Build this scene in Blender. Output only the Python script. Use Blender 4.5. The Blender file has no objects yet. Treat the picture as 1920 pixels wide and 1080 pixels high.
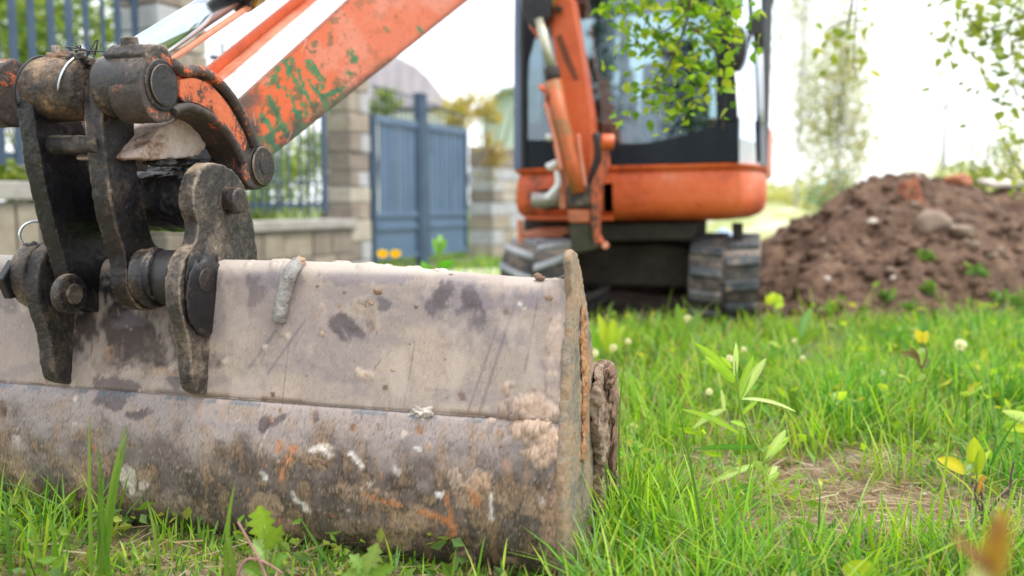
import bpy, math, random
import numpy as np
from mathutils import Vector
random.seed(7); rng = np.random.default_rng(7)
sc = bpy.context.scene
COL = sc.collection
R = math.radians

# ------------------------------------------------------------ camera, world, sun
H = .70; F = 1600.; PIT = math.atan((540-378)/F)
cd = bpy.data.cameras.new('camera'); cam = bpy.data.objects.new('camera', cd); COL.objects.link(cam)
cam.location = (0, 0, H); cam.rotation_euler = (math.pi/2-PIT, 0, 0)
cd.sensor_width = 36; cd.lens = 30; cd.clip_start = .05; cd.clip_end = 3000
cd.dof.use_dof = True; cd.dof.focus_distance = 1.88; cd.dof.aperture_fstop = 1.6; cd.dof.aperture_blades = 0
sc.camera = cam
SUN_EL, SUN_AZ = 66, 112          # azimuth clockwise from +Y (the view direction)
w = bpy.data.worlds.new('World'); sc.world = w; w.use_nodes = True
nt = w.node_tree; nt.nodes.clear()
sky = nt.nodes.new('ShaderNodeTexSky'); sky.sky_type = 'NISHITA'; sky.sun_disc = False
sky.sun_elevation = R(SUN_EL); sky.sun_rotation = R(SUN_AZ); sky.dust_density = 4; sky.air_density = 1.5
mx = nt.nodes.new('ShaderNodeMixRGB'); mx.inputs['Fac'].default_value = .80
mx.inputs['Color2'].default_value = (13.6, 14.2, 14.8, 1)       # bright even cloud cover
bg = nt.nodes.new('ShaderNodeBackground'); bg.inputs['Strength'].default_value = .12
out = nt.nodes.new('ShaderNodeOutputWorld')
nt.links.new(sky.outputs[0], mx.inputs['Color1']); nt.links.new(mx.outputs[0], bg.inputs[0]); nt.links.new(bg.outputs[0], out.inputs[0])
sd = bpy.data.lights.new('sun', 'SUN'); sd.energy = 2.3; sd.angle = R(12); sd.color = (1, .95, .88)
sun = bpy.data.objects.new('sun', sd); COL.objects.link(sun)
sun.rotation_euler = (R(90-SUN_EL), 0, math.pi-R(SUN_AZ))
vs = sc.view_settings; vs.view_transform = 'Standard'; vs.look = 'None'; vs.exposure = 0.38; vs.gamma = 1; vs.use_curve_mapping = False

# ------------------------------------------------------------ frames and unprojection
GZ = -.03
Cv = np.array([0, 0, H]); fw = np.array([0, math.cos(PIT), -math.sin(PIT)]); upv = np.array([0, math.sin(PIT), math.cos(PIT)]); rt = np.array([1., 0, 0])
TH = R(16)
Wv = np.array([math.cos(TH), -math.sin(TH), 0]); Uv = np.array([math.sin(TH), math.cos(TH), 0]); Zv = np.array([0, 0, 1.])
O = np.array([0.09463342, 1.58333808, 0.])
def ray(px, py): return fw+rt*(px-960)/F+upv*(540-py)/F
def plane(px, py, p0, n):
    r = ray(px, py); return Cv+r*(((np.array(p0)-Cv)@n)/(r@n))
def ground(px, py, z=GZ): return plane(px, py, (0, 0, z), Zv)
def L(u, w, z): return O+Uv*u+Wv*w+Zv*z
def pw(px, py, w): return plane(px, py, O+Wv*w, Wv)
def pu(px, py, u): return plane(px, py, O+Uv*u, Uv)
def proj(P):
    d = P-Cv; z = d@fw; return 960+F*(d@rt)/z, 540-F*(d@upv)/z

# ------------------------------------------------------------ noise
_lat = [rng.random((256, 256)) for _ in range(6)]
def vnoise(x, y, k=0):
    g = _lat[k % 6]; xi = np.floor(x).astype(int); yi = np.floor(y).astype(int); fx = x-xi; fy = y-yi
    fx = fx*fx*(3-2*fx); fy = fy*fy*(3-2*fy)
    a = g[xi & 255, yi & 255]; b = g[(xi+1) & 255, yi & 255]; c = g[xi & 255, (yi+1) & 255]; d = g[(xi+1) & 255, (yi+1) & 255]
    return (a*(1-fx)+b*fx)*(1-fy)+(c*(1-fx)+d*fx)*fy
def fbm(x, y, o=5, k=0, g=.5):
    s = 0; a = 1; n = 0
    for i in range(o):
        s = s+a*vnoise(x*2**i+17.3*i, y*2**i+9.1*i, k+i); n += a; a *= g
    return s/n
def sstep(a, b, x): t = np.clip((x-a)/(b-a), 0, 1); return t*t*(3-2*t)

# ------------------------------------------------------------ materials
def nmat(name):
    m = bpy.data.materials.new(name); m.use_nodes = True; n = m.node_tree; n.nodes.clear()
    o = n.nodes.new('ShaderNodeOutputMaterial'); b = n.nodes.new('ShaderNodeBsdfPrincipled'); n.links.new(b.outputs[0], o.inputs[0])
    return m, n, b, o
def noise_node(n, scale, detail=6, rough=.6, vec=None):
    t = n.nodes.new('ShaderNodeTexNoise'); t.inputs['Scale'].default_value = scale; t.inputs['Detail'].default_value = detail; t.inputs['Roughness'].default_value = rough
    if vec is not None: n.links.new(vec, t.inputs['Vector'])
    return t
def ramp(n, inp, stops):
    r = n.nodes.new('ShaderNodeValToRGB'); n.links.new(inp, r.inputs[0])
    e = r.color_ramp.elements
    e[0].position, e[0].color = stops[0][0], (*stops[0][1], 1); e[1].position, e[1].color = stops[-1][0], (*stops[-1][1], 1)
    for p, c in stops[1:-1]:
        q = e.new(p); q.color = (*c, 1)
    return r
def mat(name, stops, scale=8, rough=.6, metal=0, bump=.3, bscale=60, bdist=.004, coat=0, rough2=None, topdirt=None, topamt=.75, spec=.5, wear=0):
    """noise-mottled surface; topdirt: loose dirt lying on faces that look up"""
    m, n, b, o = nmat(name)
    tc = n.nodes.new('ShaderNodeNewGeometry').outputs['Position']
    t = noise_node(n, scale, 8, .65, tc); fine = noise_node(n, scale*9, 6, .7, tc)
    mxf = n.nodes.new('ShaderNodeMapRange'); mxf.inputs['To Min'].default_value = -.14; mxf.inputs['To Max'].default_value = .14; mxf.inputs['From Min'].default_value = .25; mxf.inputs['From Max'].default_value = .75; n.links.new(fine.outputs['Fac'], mxf.inputs['Value'])
    sm = n.nodes.new('ShaderNodeMath'); sm.operation = 'ADD'; n.links.new(t.outputs['Fac'], sm.inputs[0]); n.links.new(mxf.outputs[0], sm.inputs[1])
    if wear:
        gp = n.nodes.new('ShaderNodeNewGeometry'); pm = n.nodes.new('ShaderNodeMapRange'); pm.inputs['From Min'].default_value = .5; pm.inputs['From Max'].default_value = .62; pm.inputs['To Min'].default_value = 0; pm.inputs['To Max'].default_value = wear; n.links.new(gp.outputs['Pointiness'], pm.inputs['Value'])
        s3 = n.nodes.new('ShaderNodeMath'); s3.operation = 'ADD'; n.links.new(sm.outputs[0], s3.inputs[0]); n.links.new(pm.outputs[0], s3.inputs[1]); sm = s3
    c = ramp(n, sm.outputs[0], stops).outputs[0]
    t2 = noise_node(n, bscale, 8, .7, tc)
    rv = None
    if topdirt:
        ge = n.nodes.new('ShaderNodeNewGeometry'); sx = n.nodes.new('ShaderNodeSeparateXYZ'); n.links.new(ge.outputs['Normal'], sx.inputs[0])
        t3 = noise_node(n, scale*2.5, 8, .7, tc)
        ad = n.nodes.new('ShaderNodeMath'); ad.operation = 'ADD'; n.links.new(sx.outputs['Z'], ad.inputs[0]); n.links.new(t3.outputs['Fac'], ad.inputs[1])
        mr = n.nodes.new('ShaderNodeMapRange'); mr.inputs['From Min'].default_value = topamt; mr.inputs['From Max'].default_value = topamt+.35; n.links.new(ad.outputs[0], mr.inputs['Value'])
        mm = n.nodes.new('ShaderNodeMixRGB'); n.links.new(mr.outputs[0], mm.inputs[0]); n.links.new(c, mm.inputs[1]); mm.inputs[2].default_value = (*topdirt, 1)
        c = mm.outputs[0]; rv = mr.outputs[0]
    n.links.new(c, b.inputs['Base Color'])
    mr2 = n.nodes.new('ShaderNodeMapRange'); mr2.inputs['To Min'].default_value = rough; mr2.inputs['To Max'].default_value = rough2 if rough2 is not None else min(1, rough+.2)
    n.links.new(t2.outputs['Fac'] if rv is None else rv, mr2.inputs['Value']); n.links.new(mr2.outputs[0], b.inputs['Roughness'])
    b.inputs['Metallic'].default_value = metal; b.inputs['Coat Weight'].default_value = coat; b.inputs['Specular IOR Level'].default_value = spec
    bp = n.nodes.new('ShaderNodeBump'); bp.inputs['Strength'].default_value = bump; bp.inputs['Distance'].default_value = bdist
    n.links.new(t2.outputs['Fac'], bp.inputs['Height']); n.links.new(bp.outputs[0], b.inputs['Normal'])
    return m
def attr_mat(name, rough=.65, bump=.3, bscale=250, trans=0, spec=.35, grain=.25, rattr=False, tcol=None):
    """base colour stored on the mesh (paint, dirt, leaf colour), plus fine grain"""
    m, n, b, o = nmat(name)
    a = n.nodes.new('ShaderNodeAttribute'); a.attribute_name = 'Col'
    tc = n.nodes.new('ShaderNodeNewGeometry').outputs['Position']
    t = noise_node(n, bscale, 6, .7, tc)
    mr = n.nodes.new('ShaderNodeMapRange'); mr.inputs['From Min'].default_value = .3; mr.inputs['From Max'].default_value = .7
    mr.inputs['To Min'].default_value = 1-grain; mr.inputs['To Max'].default_value = 1+grain
    n.links.new(t.outputs['Fac'], mr.inputs['Value'])
    vm = n.nodes.new('ShaderNodeVectorMath'); vm.operation = 'SCALE'; n.links.new(a.outputs['Color'], vm.inputs[0]); n.links.new(mr.outputs[0], vm.inputs['Scale'])
    n.links.new(vm.outputs[0], b.inputs['Base Color']); b.inputs['Roughness'].default_value = rough; b.inputs['Specular IOR Level'].default_value = spec
    if rattr:
        n.links.new(a.outputs['Alpha'], b.inputs['Roughness'])
    if bump:
        bp = n.nodes.new('ShaderNodeBump'); bp.inputs['Strength'].default_value = bump; bp.inputs['Distance'].default_value = .002
        n.links.new(t.outputs['Fac'], bp.inputs['Height']); n.links.new(bp.outputs[0], b.inputs['Normal'])
    if trans:
        tr = n.nodes.new('ShaderNodeBsdfTranslucent'); s2 = n.nodes.new('ShaderNodeVectorMath'); s2.operation = 'MULTIPLY'
        n.links.new(vm.outputs[0], s2.inputs[0]); s2.inputs[1].default_value = tcol or (1.4, 1.3, .6); n.links.new(s2.outputs[0], tr.inputs['Color'])
        mi = n.nodes.new('ShaderNodeMixShader'); mi.inputs[0].default_value = trans
        n.links.new(b.outputs[0], mi.inputs[1]); n.links.new(tr.outputs[0], mi.inputs[2]); n.links.new(mi.outputs[0], o.inputs[0])
    return m
def flat(name, c, rough=.5, metal=0, coat=0, trans=0):
    m, n, b, o = nmat(name); b.inputs['Base Color'].default_value = (*c, 1); b.inputs['Roughness'].default_value = rough; b.inputs['Metallic'].default_value = metal; b.inputs['Coat Weight'].default_value = coat
    if trans:
        tr = n.nodes.new('ShaderNodeBsdfTranslucent'); tr.inputs['Color'].default_value = (*[min(1, x*1.3) for x in c], 1)
        mi = n.nodes.new('ShaderNodeMixShader'); mi.inputs[0].default_value = trans
        n.links.new(b.outputs[0], mi.inputs[1]); n.links.new(tr.outputs[0], mi.inputs[2]); n.links.new(mi.outputs[0], o.inputs[0])
    return m
def glass_mat(name, tint, refl=.25):
    m, n, b, o = nmat(name); n.nodes.remove(b)
    t = n.nodes.new('ShaderNodeBsdfTransparent'); t.inputs[0].default_value = (*tint, 1); g = n.nodes.new('ShaderNodeBsdfGlossy'); g.inputs['Roughness'].default_value = .03
    g.inputs[0].default_value = (.8, .9, 1, 1)
    fr = n.nodes.new('ShaderNodeFresnel'); fr.inputs[0].default_value = 1.5
    ad = n.nodes.new('ShaderNodeMath'); ad.operation = 'ADD'; n.links.new(fr.outputs[0], ad.inputs[0]); ad.inputs[1].default_value = refl-.04
    mi = n.nodes.new('ShaderNodeMixShader'); n.links.new(ad.outputs[0], mi.inputs[0]); n.links.new(t.outputs[0], mi.inputs[1]); n.links.new(g.outputs[0], mi.inputs[2]); n.links.new(mi.outputs[0], o.inputs[0])
    return m

CAST = mat('greasy cast steel', [(.34, (.006, .006, .008)), (.55, (.016, .014, .015)), (.67, (.05, .037, .029)), (.82, (.20, .145, .10))], 12, .26, 0, .6, 100, .006, rough2=.7, topdirt=(.33, .24, .16), topamt=1.15, wear=.25, spec=.5)
CAST_DARK = mat('black greased steel', [(.38, (.005, .005, .008)), (.60, (.014, .013, .016)), (.76, (.05, .038, .03)), (.88, (.2, .15, .11))], 12, .2, 0, .6, 90, .004, wear=.4, rough2=.6, topdirt=(.17, .12, .08), topamt=1.35, spec=.45)
CAST_MUD = mat('muddy cast steel', [(.32, (.009, .008, .010)), (.50, (.03, .025, .022)), (.62, (.08, .062, .047)), (.73, (.19, .14, .10)), (.86, (.38, .31, .25))], 15, .42, 0, 1, 120, .006, rough2=.85, topdirt=(.36, .28, .20), topamt=1.25, wear=.35)
MUD = mat('dried mud', [(.3, (.27, .17, .105)), (.5, (.42, .29, .19)), (.7, (.55, .41, .30))], 40, .95, 0, 1, 160, .006)
MUD_PALE = mat('pale dried mud', [(.3, (.45, .38, .32)), (.7, (.74, .68, .61))], 60, .95, 0, 1, 160, .005)
MUD_DARK = mat('brown dried mud', [(.3, (.16, .095, .06)), (.7, (.34, .22, .15))], 40, .95, 0, 1, 160, .006)
STEEL = mat('worn dusty steel', [(.3, (.17, .13, .10)), (.5, (.32, .265, .215)), (.7, (.43, .36, .30))], 9, .6, 0, .5, 150, .003)
ORANGE = mat('orange machine paint', [(.3, (.50, .075, .016)), (.55, (.66, .115, .026)), (.8, (.70, .16, .05))], 4, .35, 0, .15, 60, .002, coat=.25)
ORANGE_WORN = mat('worn orange paint', [(.36, (.03, .025, .022)), (.44, (.12, .05, .03)), (.50, (.50, .095, .03)), (.75, (.60, .14, .05))], 24, .4, 0, .5, 120, .003)
ORANGE_DUSTY = mat('dusty orange paint', [(.3, (.55, .12, .045)), (.6, (.66, .27, .17)), (.8, (.60, .33, .24))], 5, .5, 0, .2, 60, .002)
CHROME = mat('chromed rod', [(.3, (.40, .47, .53)), (.7, (.60, .67, .72))], 3, .10, 1, .04, 300, .001, rough2=.2)
BLACKP = mat('black cab paint', [(.3, (.010, .013, .02)), (.7, (.02, .026, .036))], 4, .5, 0, .1, 60, .002, spec=.2)
BLUEGREY = mat('blue grey door pillar', [(.3, (.10, .14, .24)), (.7, (.16, .2, .31))], 4, .3, 0, .1, 60, .002)
RUBBER = mat('dusty track rubber', [(.3, (.025, .025, .027)), (.5, (.07, .06, .055)), (.7, (.20, .15, .115))], 14, .8, 0, .6, 80, .004, topdirt=(.30, .25, .21), topamt=1.1)
RUBBER2 = mat('clean black rubber', [(.3, (.015, .015, .017)), (.7, (.035, .033, .033))], 20, .4, 0, .4, 80, .003)
LUGM = mat('worn lug rubber', [(.3, (.035, .04, .048)), (.48, (.075, .085, .10)), (.58, (.13, .12, .115)), (.68, (.34, .25, .18)), (.8, (.42, .32, .24))], 8, .7, 0, .4, 80, .003)
DARKM = mat('dark undercarriage steel', [(.3, (.012, .011, .011)), (.7, (.05, .036, .028))], 8, .7, 0, .5, 60, .004)
YELLOW = mat('worn yellow paint', [(.4, (.05, .035, .02)), (.52, (.30, .17, .02)), (.7, (.52, .32, .05))], 30, .5, 0, .5, 90, .003)
WHITE_FIT = flat('white hose fitting', (.75, .74, .74), .4)
SILVER = flat('bright steel', (.62, .66, .72), .25, 1)
FENCE = mat('blue grey fence paint', [(.3, (.035, .062, .11)), (.7, (.06, .10, .17))], 5, .55, 0, .1, 40, .002)
GATEM = mat('blue grey gate sheet', [(.3, (.075, .13, .22)), (.7, (.115, .18, .29))], 3, .4, 0, .1, 40, .002)
CONC = mat('weathered concrete', [(.3, (.30, .27, .25)), (.7, (.46, .43, .41))], 6, .9, 0, .6, 60, .01)
BLOCK = [mat('stone %d' % i, [(.3, a), (.7, b)], 7, .9, 0, .8, 50, .01) for i, (a, b) in enumerate([((.28, .23, .18), (.42, .36, .30)), ((.20, .165, .14), (.32, .27, .23)), ((.40, .35, .29), (.52, .47, .41)), ((.36, .36, .38), (.50, .50, .53))])]
BARK = mat('bark', [(.3, (.06, .045, .035)), (.7, (.17, .13, .10))], 30, .9, 0, .8, 90, .006)
BARKPALE = mat('pale bark', [(.3, (.22, .22, .24)), (.7, (.42, .42, .45))], 20, .9, 0, .6, 90, .006)
GRASSM = attr_mat('grass blades', .45, 0, 200, .5, .35, .1)
LEAFM = attr_mat('leaf', .5, 0, 200, .5, .35, .12)
SHEET = attr_mat('painted and soiled steel sheet', .6, .55, 420, 0, .4, .16, rattr=True)

# ------------------------------------------------------------ object helpers
WPOS = {}
def empty(name, loc, **k):
    o = bpy.data.objects.new(name, None); COL.objects.link(o); o.location = loc; o.empty_display_size = .1
    WPOS[o] = np.array(loc, float); tag(o, **k); return o
def tag(o, label=None, category=None, group=None, kind=None):
    if label: o['label'] = label
    if category: o['category'] = category
    if group: o['group'] = group
    if kind: o['kind'] = kind
    return o
def mesh(name, V, Fs, m=None, smooth=False, col=None):
    V = np.asarray(V, float); me = bpy.data.meshes.new(name)
    if isinstance(Fs, np.ndarray):
        k = Fs.shape[1]; me.vertices.add(len(V)); me.vertices.foreach_set('co', V.ravel())
        me.loops.add(Fs.size); me.loops.foreach_set('vertex_index', Fs.ravel().astype(np.int32))
        me.polygons.add(len(Fs)); me.polygons.foreach_set('loop_start', np.arange(0, Fs.size, k, dtype=np.int32))
        me.update(calc_edges=True)
    else:
        me.from_pydata(V.tolist(), [], [list(map(int, f)) for f in Fs]); me.update()
    me.polygons.foreach_set('use_smooth', [smooth]*len(me.polygons))
    if col is not None:
        c = np.asarray(col, float)
        if c.shape[1] == 3: c = np.concatenate([c, np.ones((len(c), 1))], 1)
        a = me.color_attributes.new('Col', 'FLOAT_COLOR', 'POINT'); a.data.foreach_set('color', c.ravel())
    if m:
        for q in (m if isinstance(m, list) else [m]): me.materials.append(q)
    return me
def link(name, me, parent=None, loc=(0, 0, 0), **k):
    o = bpy.data.objects.new(name, me); COL.objects.link(o); WPOS[o] = np.array(loc, float)
    if parent is not None: o.parent = parent; o.location = WPOS[o]-WPOS[parent]
    else: o.location = loc
    tag(o, **k); return o
def obj(name, V, Fs, m, parent=None, smooth=False, col=None, **k):
    V = np.asarray(V, float); c = (V.min(0)+V.max(0))/2
    if parent is None: c[2] = V[:, 2].min()
    return link(name, mesh(name, V-c, Fs, m, smooth, col), parent, c, **k)
def bevel(o, wdt=.004, seg=2):
    b = o.modifiers.new('bevel', 'BEVEL'); b.width = wdt; b.segments = seg; b.limit_method = 'ANGLE'; b.angle_limit = R(35); return o
_tex = {}
def lumpy(o, vox=.004, amp=.003, size=.02, amp2=0):
    """rounded, pitted cast surface"""
    r = o.modifiers.new('remesh', 'REMESH'); r.mode = 'VOXEL'; r.voxel_size = vox; r.use_smooth_shade = True
    s = o.modifiers.new('smooth', 'SMOOTH'); s.iterations = 4; s.factor = .6
    for a, z in ((amp, size), (amp2, size*4)):
        if not a: continue
        if z not in _tex:
            t = bpy.data.textures.new('lumps', 'CLOUDS'); t.noise_scale = z; t.noise_depth = 3; _tex[z] = t
        d = o.modifiers.new('displace', 'DISPLACE'); d.texture = _tex[z]; d.strength = a*2; d.mid_level = .5; d.texture_coords = 'GLOBAL'
    return o
def prism_vf(P, off):
    P = np.asarray(P, float); n = len(P); V = np.concatenate([P, P+np.asarray(off)])
    return V, [list(range(n))[::-1], list(range(n, 2*n))]+[[i, (i+1) % n, n+(i+1) % n, n+i] for i in range(n)]
def box_vf(c, ax, ay, az):
    c = np.asarray(c, float); V = [c+sx*ax+sy*ay+sz*az for sz in (-1, 1) for sy in (-1, 1) for sx in (-1, 1)]
    return np.array(V), [(0, 2, 3, 1), (4, 5, 7, 6), (0, 1, 5, 4), (2, 6, 7, 3), (0, 4, 6, 2), (1, 3, 7, 5)]
def tube_vf(pts, rad, n=16, cap=True):
    pts = np.asarray(pts, float); k = len(pts); rad = np.broadcast_to(rad, (k,)); V = []; Fs = []
    t0 = pts[1]-pts[0]; a = np.cross(t0, Zv if abs(t0[2]) < .9*np.linalg.norm(t0) else rt); a /= np.linalg.norm(a)
    for i in range(k):
        t = pts[min(i+1, k-1)]-pts[max(i-1, 0)]; t = t/np.linalg.norm(t); a = a-t*(a@t); a /= np.linalg.norm(a); b = np.cross(t, a)
        for j in range(n):
            q = 2*math.pi*j/n; V.append(pts[i]+rad[i]*(math.cos(q)*a+math.sin(q)*b))
    for i in range(k-1):
        for j in range(n): Fs.append((i*n+j, i*n+(j+1) % n, (i+1)*n+(j+1) % n, (i+1)*n+j))
    if cap: Fs += [tuple(range(n))[::-1], tuple(range((k-1)*n, k*n))]
    return np.array(V), Fs
def join(parts):
    V = []; Fs = []; n = 0
    for v, f in parts:
        V.append(np.asarray(v, float)); Fs += [tuple(i+n for i in q) for q in f]; n += len(v)
    return np.concatenate(V), Fs
def cyl(name, p0, p1, r, m, parent, n=28, smooth=True, bv=.003, **k):
    V, Fs = tube_vf([p0, p1], r, n); o = obj(name, V, Fs, m, parent, **k)
    if bv: bevel(o, bv)
    o.data.polygons.foreach_set('use_smooth', [len(p.vertices) == 4 for p in o.data.polygons]); return o
def box(name, c, ax, ay, az, m, parent=None, bv=0, **k):
    V, Fs = box_vf(c, ax, ay, az); o = obj(name, V, Fs, m, parent, **k)
    if bv: bevel(o, bv)
    return o
def tube(name, pts, r, m, parent=None, n=10, **k):
    V, Fs = tube_vf(pts, r, n); return obj(name, V, Fs, m, parent, True, **k)
def smooth_path(pts, n=6):
    pts = [np.asarray(p, float) for p in pts]; o = []
    for i in range(len(pts)-1):
        p0, p1, p2, p3 = pts[max(i-1, 0)], pts[i], pts[i+1], pts[min(i+2, len(pts)-1)]
        for j in range(n):
            t = j/n; o.append(.5*((2*p1)+(-p0+p2)*t+(2*p0-5*p1+4*p2-p3)*t*t+(-p0+3*p1-3*p2+p3)*t**3))
    o.append(pts[-1]); return np.array(o)
def dup(o, parent=None, loc=None, rot=None, scale=None, label=None):
    c = o.copy(); COL.objects.link(c)
    if parent is not None: c.parent = parent
    if loc is not None:
        WPOS[c] = np.array(loc, float); c.location = WPOS[c]-(WPOS[parent] if parent is not None else 0)
    if rot is not None: c.rotation_euler = rot
    if scale is not None: c.scale = scale
    if label: c['label'] = label
    return c
def rock_vf(c, r, sq=(1, 1, 1), sub=2, rough=.25, seed=0):
    import bmesh
    b = bmesh.new(); bmesh.ops.create_icosphere(b, subdivisions=sub, radius=1)
    V = np.array([v.co[:] for v in b.verts]); Fs = [[v.index for v in f.verts] for f in b.faces]; b.free()
    g = np.random.default_rng(seed); q = g.normal(size=(6, 3)); q /= np.linalg.norm(q, axis=1)[:, None]
    for d in q:                                                  # a few flat facets
        s = V@d; lim = g.uniform(.62, .9); V = V-np.outer(np.maximum(s-lim, 0), d)
    V *= (1+rough*(fbm(V[:, 0]*2+seed+50, V[:, 1]*2+V[:, 2]*1.7+50, 4)-.5))[:, None]
    return V*r*np.array(sq)+np.asarray(c), Fs
def blob(name, c, r, nrm, flatn, m, parent, seed=0, sub=4, rough=.9, fr=9, **k):
    """rough clod pressed on a surface with normal nrm"""
    import bmesh
    b = bmesh.new(); bmesh.ops.create_icosphere(b, subdivisions=sub, radius=1)
    V = np.array([v.co[:] for v in b.verts]); Fs = [[v.index for v in f.verts] for f in b.faces]; b.free()
    V0 = V.copy(); d = (fbm(V0[:, 0]*fr*.35+seed*3+90, V0[:, 1]*fr*.35+V0[:, 2]*2.1+seed+90, 5, seed)-.5)
    d2 = (fbm(V0[:, 0]*fr+seed*3+90, V0[:, 2]*fr+V0[:, 1]*3+seed+90, 4, seed+1)-.5)
    V *= (1+rough*d*1.6+rough*d2*.5)[:, None]
    n = np.asarray(nrm, float); n /= np.linalg.norm(n); a = np.cross(n, Zv); a /= np.linalg.norm(a); bb = np.cross(n, a)
    Wd = np.outer(V[:, 0]*r[0], a)+np.outer(V[:, 1]*r[1], bb)+np.outer(V[:, 2]*flatn, n)
    return obj(name, Wd+np.asarray(c), Fs, m, parent, True, **k)

# ------------------------------------------------------------ ground: one sheet out to the horizon
def ground_h(x, y):
    r = np.hypot(x, y)
    return GZ+(fbm(x*1.3+60, y*1.3+60, 3, 1)-.5)*.05*sstep(1.0, 2.5, r)+(fbm(x*9+40, y*9+40, 4, 2)-.5)*.022-.012
NR, NA = 330, 520
rr = .02*(700/.02)**(np.arange(NR)/(NR-1)); aa = np.linspace(0, 2*math.pi, NA, endpoint=False)
RR, AA = np.meshgrid(rr, aa, indexing='ij'); gx = (RR*np.cos(AA)).ravel(); gy = (RR*np.sin(AA)).ravel(); gz = ground_h(gx, gy)
i, j = np.meshgrid(np.arange(NR-1), np.arange(NA), indexing='ij'); j2 = (j+1) % NA
GF = np.stack([i*NA+j, (i+1)*NA+j, (i+1)*NA+j2, i*NA+j2], -1).reshape(-1, 4)
gV = np.stack([gx, gy, gz], 1); cen = len(gV)
m, n, b, o = nmat('soil and turf'); pos = n.nodes.new('ShaderNodeNewGeometry').outputs['Position']
t = noise_node(n, 26, 8, .75, pos); soil = ramp(n, t.outputs['Fac'], [(.3, (.09, .055, .036)), (.5, (.22, .155, .105)), (.62, (.36, .28, .20)), (.8, (.48, .42, .32))]).outputs[0]
t2 = noise_node(n, 5, 6, .7, pos); green = ramp(n, t2.outputs['Fac'], [(.3, (.06, .11, .02)), (.55, (.12, .17, .04)), (.75, (.28, .26, .10))]).outputs[0]
t3 = noise_node(n, .9, 5, .6, pos); ln = n.nodes.new('ShaderNodeVectorMath'); ln.operation = 'LENGTH'; n.links.new(pos, ln.inputs[0])
mr = n.nodes.new('ShaderNodeMapRange'); mr.inputs['From Min'].default_value = 3; mr.inputs['From Max'].default_value = 9; mr.inputs['To Min'].default_value = -.1; mr.inputs['To Max'].default_value = .85; n.links.new(ln.outputs['Value'], mr.inputs['Value'])
ad = n.nodes.new('ShaderNodeMath'); ad.operation = 'ADD'; n.links.new(t3.outputs['Fac'], ad.inputs[0]); n.links.new(mr.outputs[0], ad.inputs[1])
mr3 = n.nodes.new('ShaderNodeMapRange'); mr3.inputs['From Min'].default_value = .42; mr3.inputs['From Max'].default_value = .7; n.links.new(ad.outputs[0], mr3.inputs['Value'])
mm = n.nodes.new('ShaderNodeMixRGB'); n.links.new(mr3.outputs[0], mm.inputs[0]); n.links.new(soil, mm.inputs[1]); n.links.new(green, mm.inputs[2])
n.links.new(mm.outputs[0], b.inputs['Base Color']); b.inputs['Roughness'].default_value = .95
bp = n.nodes.new('ShaderNodeBump'); bp.inputs['Distance'].default_value = .01; bp.inputs['Strength'].default_value = .8; n.links.new(t.outputs['Fac'], bp.inputs['Height']); n.links.new(bp.outputs[0], b.inputs['Normal'])
SOILM = m
link('ground', mesh('ground', gV, GF, SOILM, True), kind='structure')
# pale sandy track behind the machine
tk = mat('pale sand', [(.3, (.55, .50, .42)), (.7, (.70, .66, .58))], 2, .95, 0, .3, 30, .01)
pth = [ground_pt for ground_pt in [(1.2, 10.5), (3.6, 11.5), (5.2, 16), (9, 27), (11.5, 27), (8.2, 15), (6.8, 9.6), (1.4, 9.4)]]
obj('path', [(x, y, .012) for x, y in pth], [tuple(range(len(pth)))[::-1]], tk, kind='structure')
pth = [(-1.35, 8.2), (.2, 8.9), (.2, 7.9), (-1.1, 7.35)]
obj('path', [(x, y, .014) for x, y in pth], [tuple(range(len(pth)))[::-1]], tk, kind='structure')

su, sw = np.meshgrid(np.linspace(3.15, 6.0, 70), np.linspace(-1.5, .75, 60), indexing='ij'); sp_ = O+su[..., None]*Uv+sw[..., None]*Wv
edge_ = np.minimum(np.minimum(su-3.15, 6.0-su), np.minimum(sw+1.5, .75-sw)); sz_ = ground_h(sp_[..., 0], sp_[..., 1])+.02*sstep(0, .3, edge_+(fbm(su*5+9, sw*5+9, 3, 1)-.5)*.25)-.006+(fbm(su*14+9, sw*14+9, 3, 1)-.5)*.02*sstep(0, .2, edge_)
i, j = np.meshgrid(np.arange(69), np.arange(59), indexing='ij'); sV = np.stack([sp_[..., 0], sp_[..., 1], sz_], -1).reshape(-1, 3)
link('soil', mesh('soil', sV, np.stack([i*60+j, (i+1)*60+j, (i+1)*60+j+1, i*60+j+1], -1).reshape(-1, 4), mat('churned soil with painted shade', [(.3, (.035, .022, .016)), (.5, (.08, .052, .036)), (.7, (.17, .11, .075))], 9, .95, 0, 1, 50, .02), True), kind='structure')  # bare soil under the machine, coloured darker in place of its shade
bx, by = np.meshgrid(np.linspace(1.6, 9.5, 60), np.linspace(12, 24, 60), indexing='ij'); bz = .80*np.exp(-(((bx-5.2)/1.9)**2+((by-18)/3.2)**2))+.14*(fbm(bx*1.5, by*1.5, 4, 2)-.5)-.10+GZ
link('bank', mesh('bank', np.stack([bx, by, bz], -1).reshape(-1, 3), np.stack([np.add.outer(np.arange(59)*60, np.arange(59)), np.add.outer(np.arange(1, 60)*60, np.arange(59)), np.add.outer(np.arange(1, 60)*60, np.arange(1, 60)), np.add.outer(np.arange(59)*60, np.arange(1, 60))], -1).reshape(-1, 4), mat('sandy overgrown bank', [(.40, (.26, .34, .10)), (.5, (.40, .42, .18)), (.62, (.60, .56, .40))], 1.2, .95, 0, .5, 20, .02), True), kind='structure')

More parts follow.
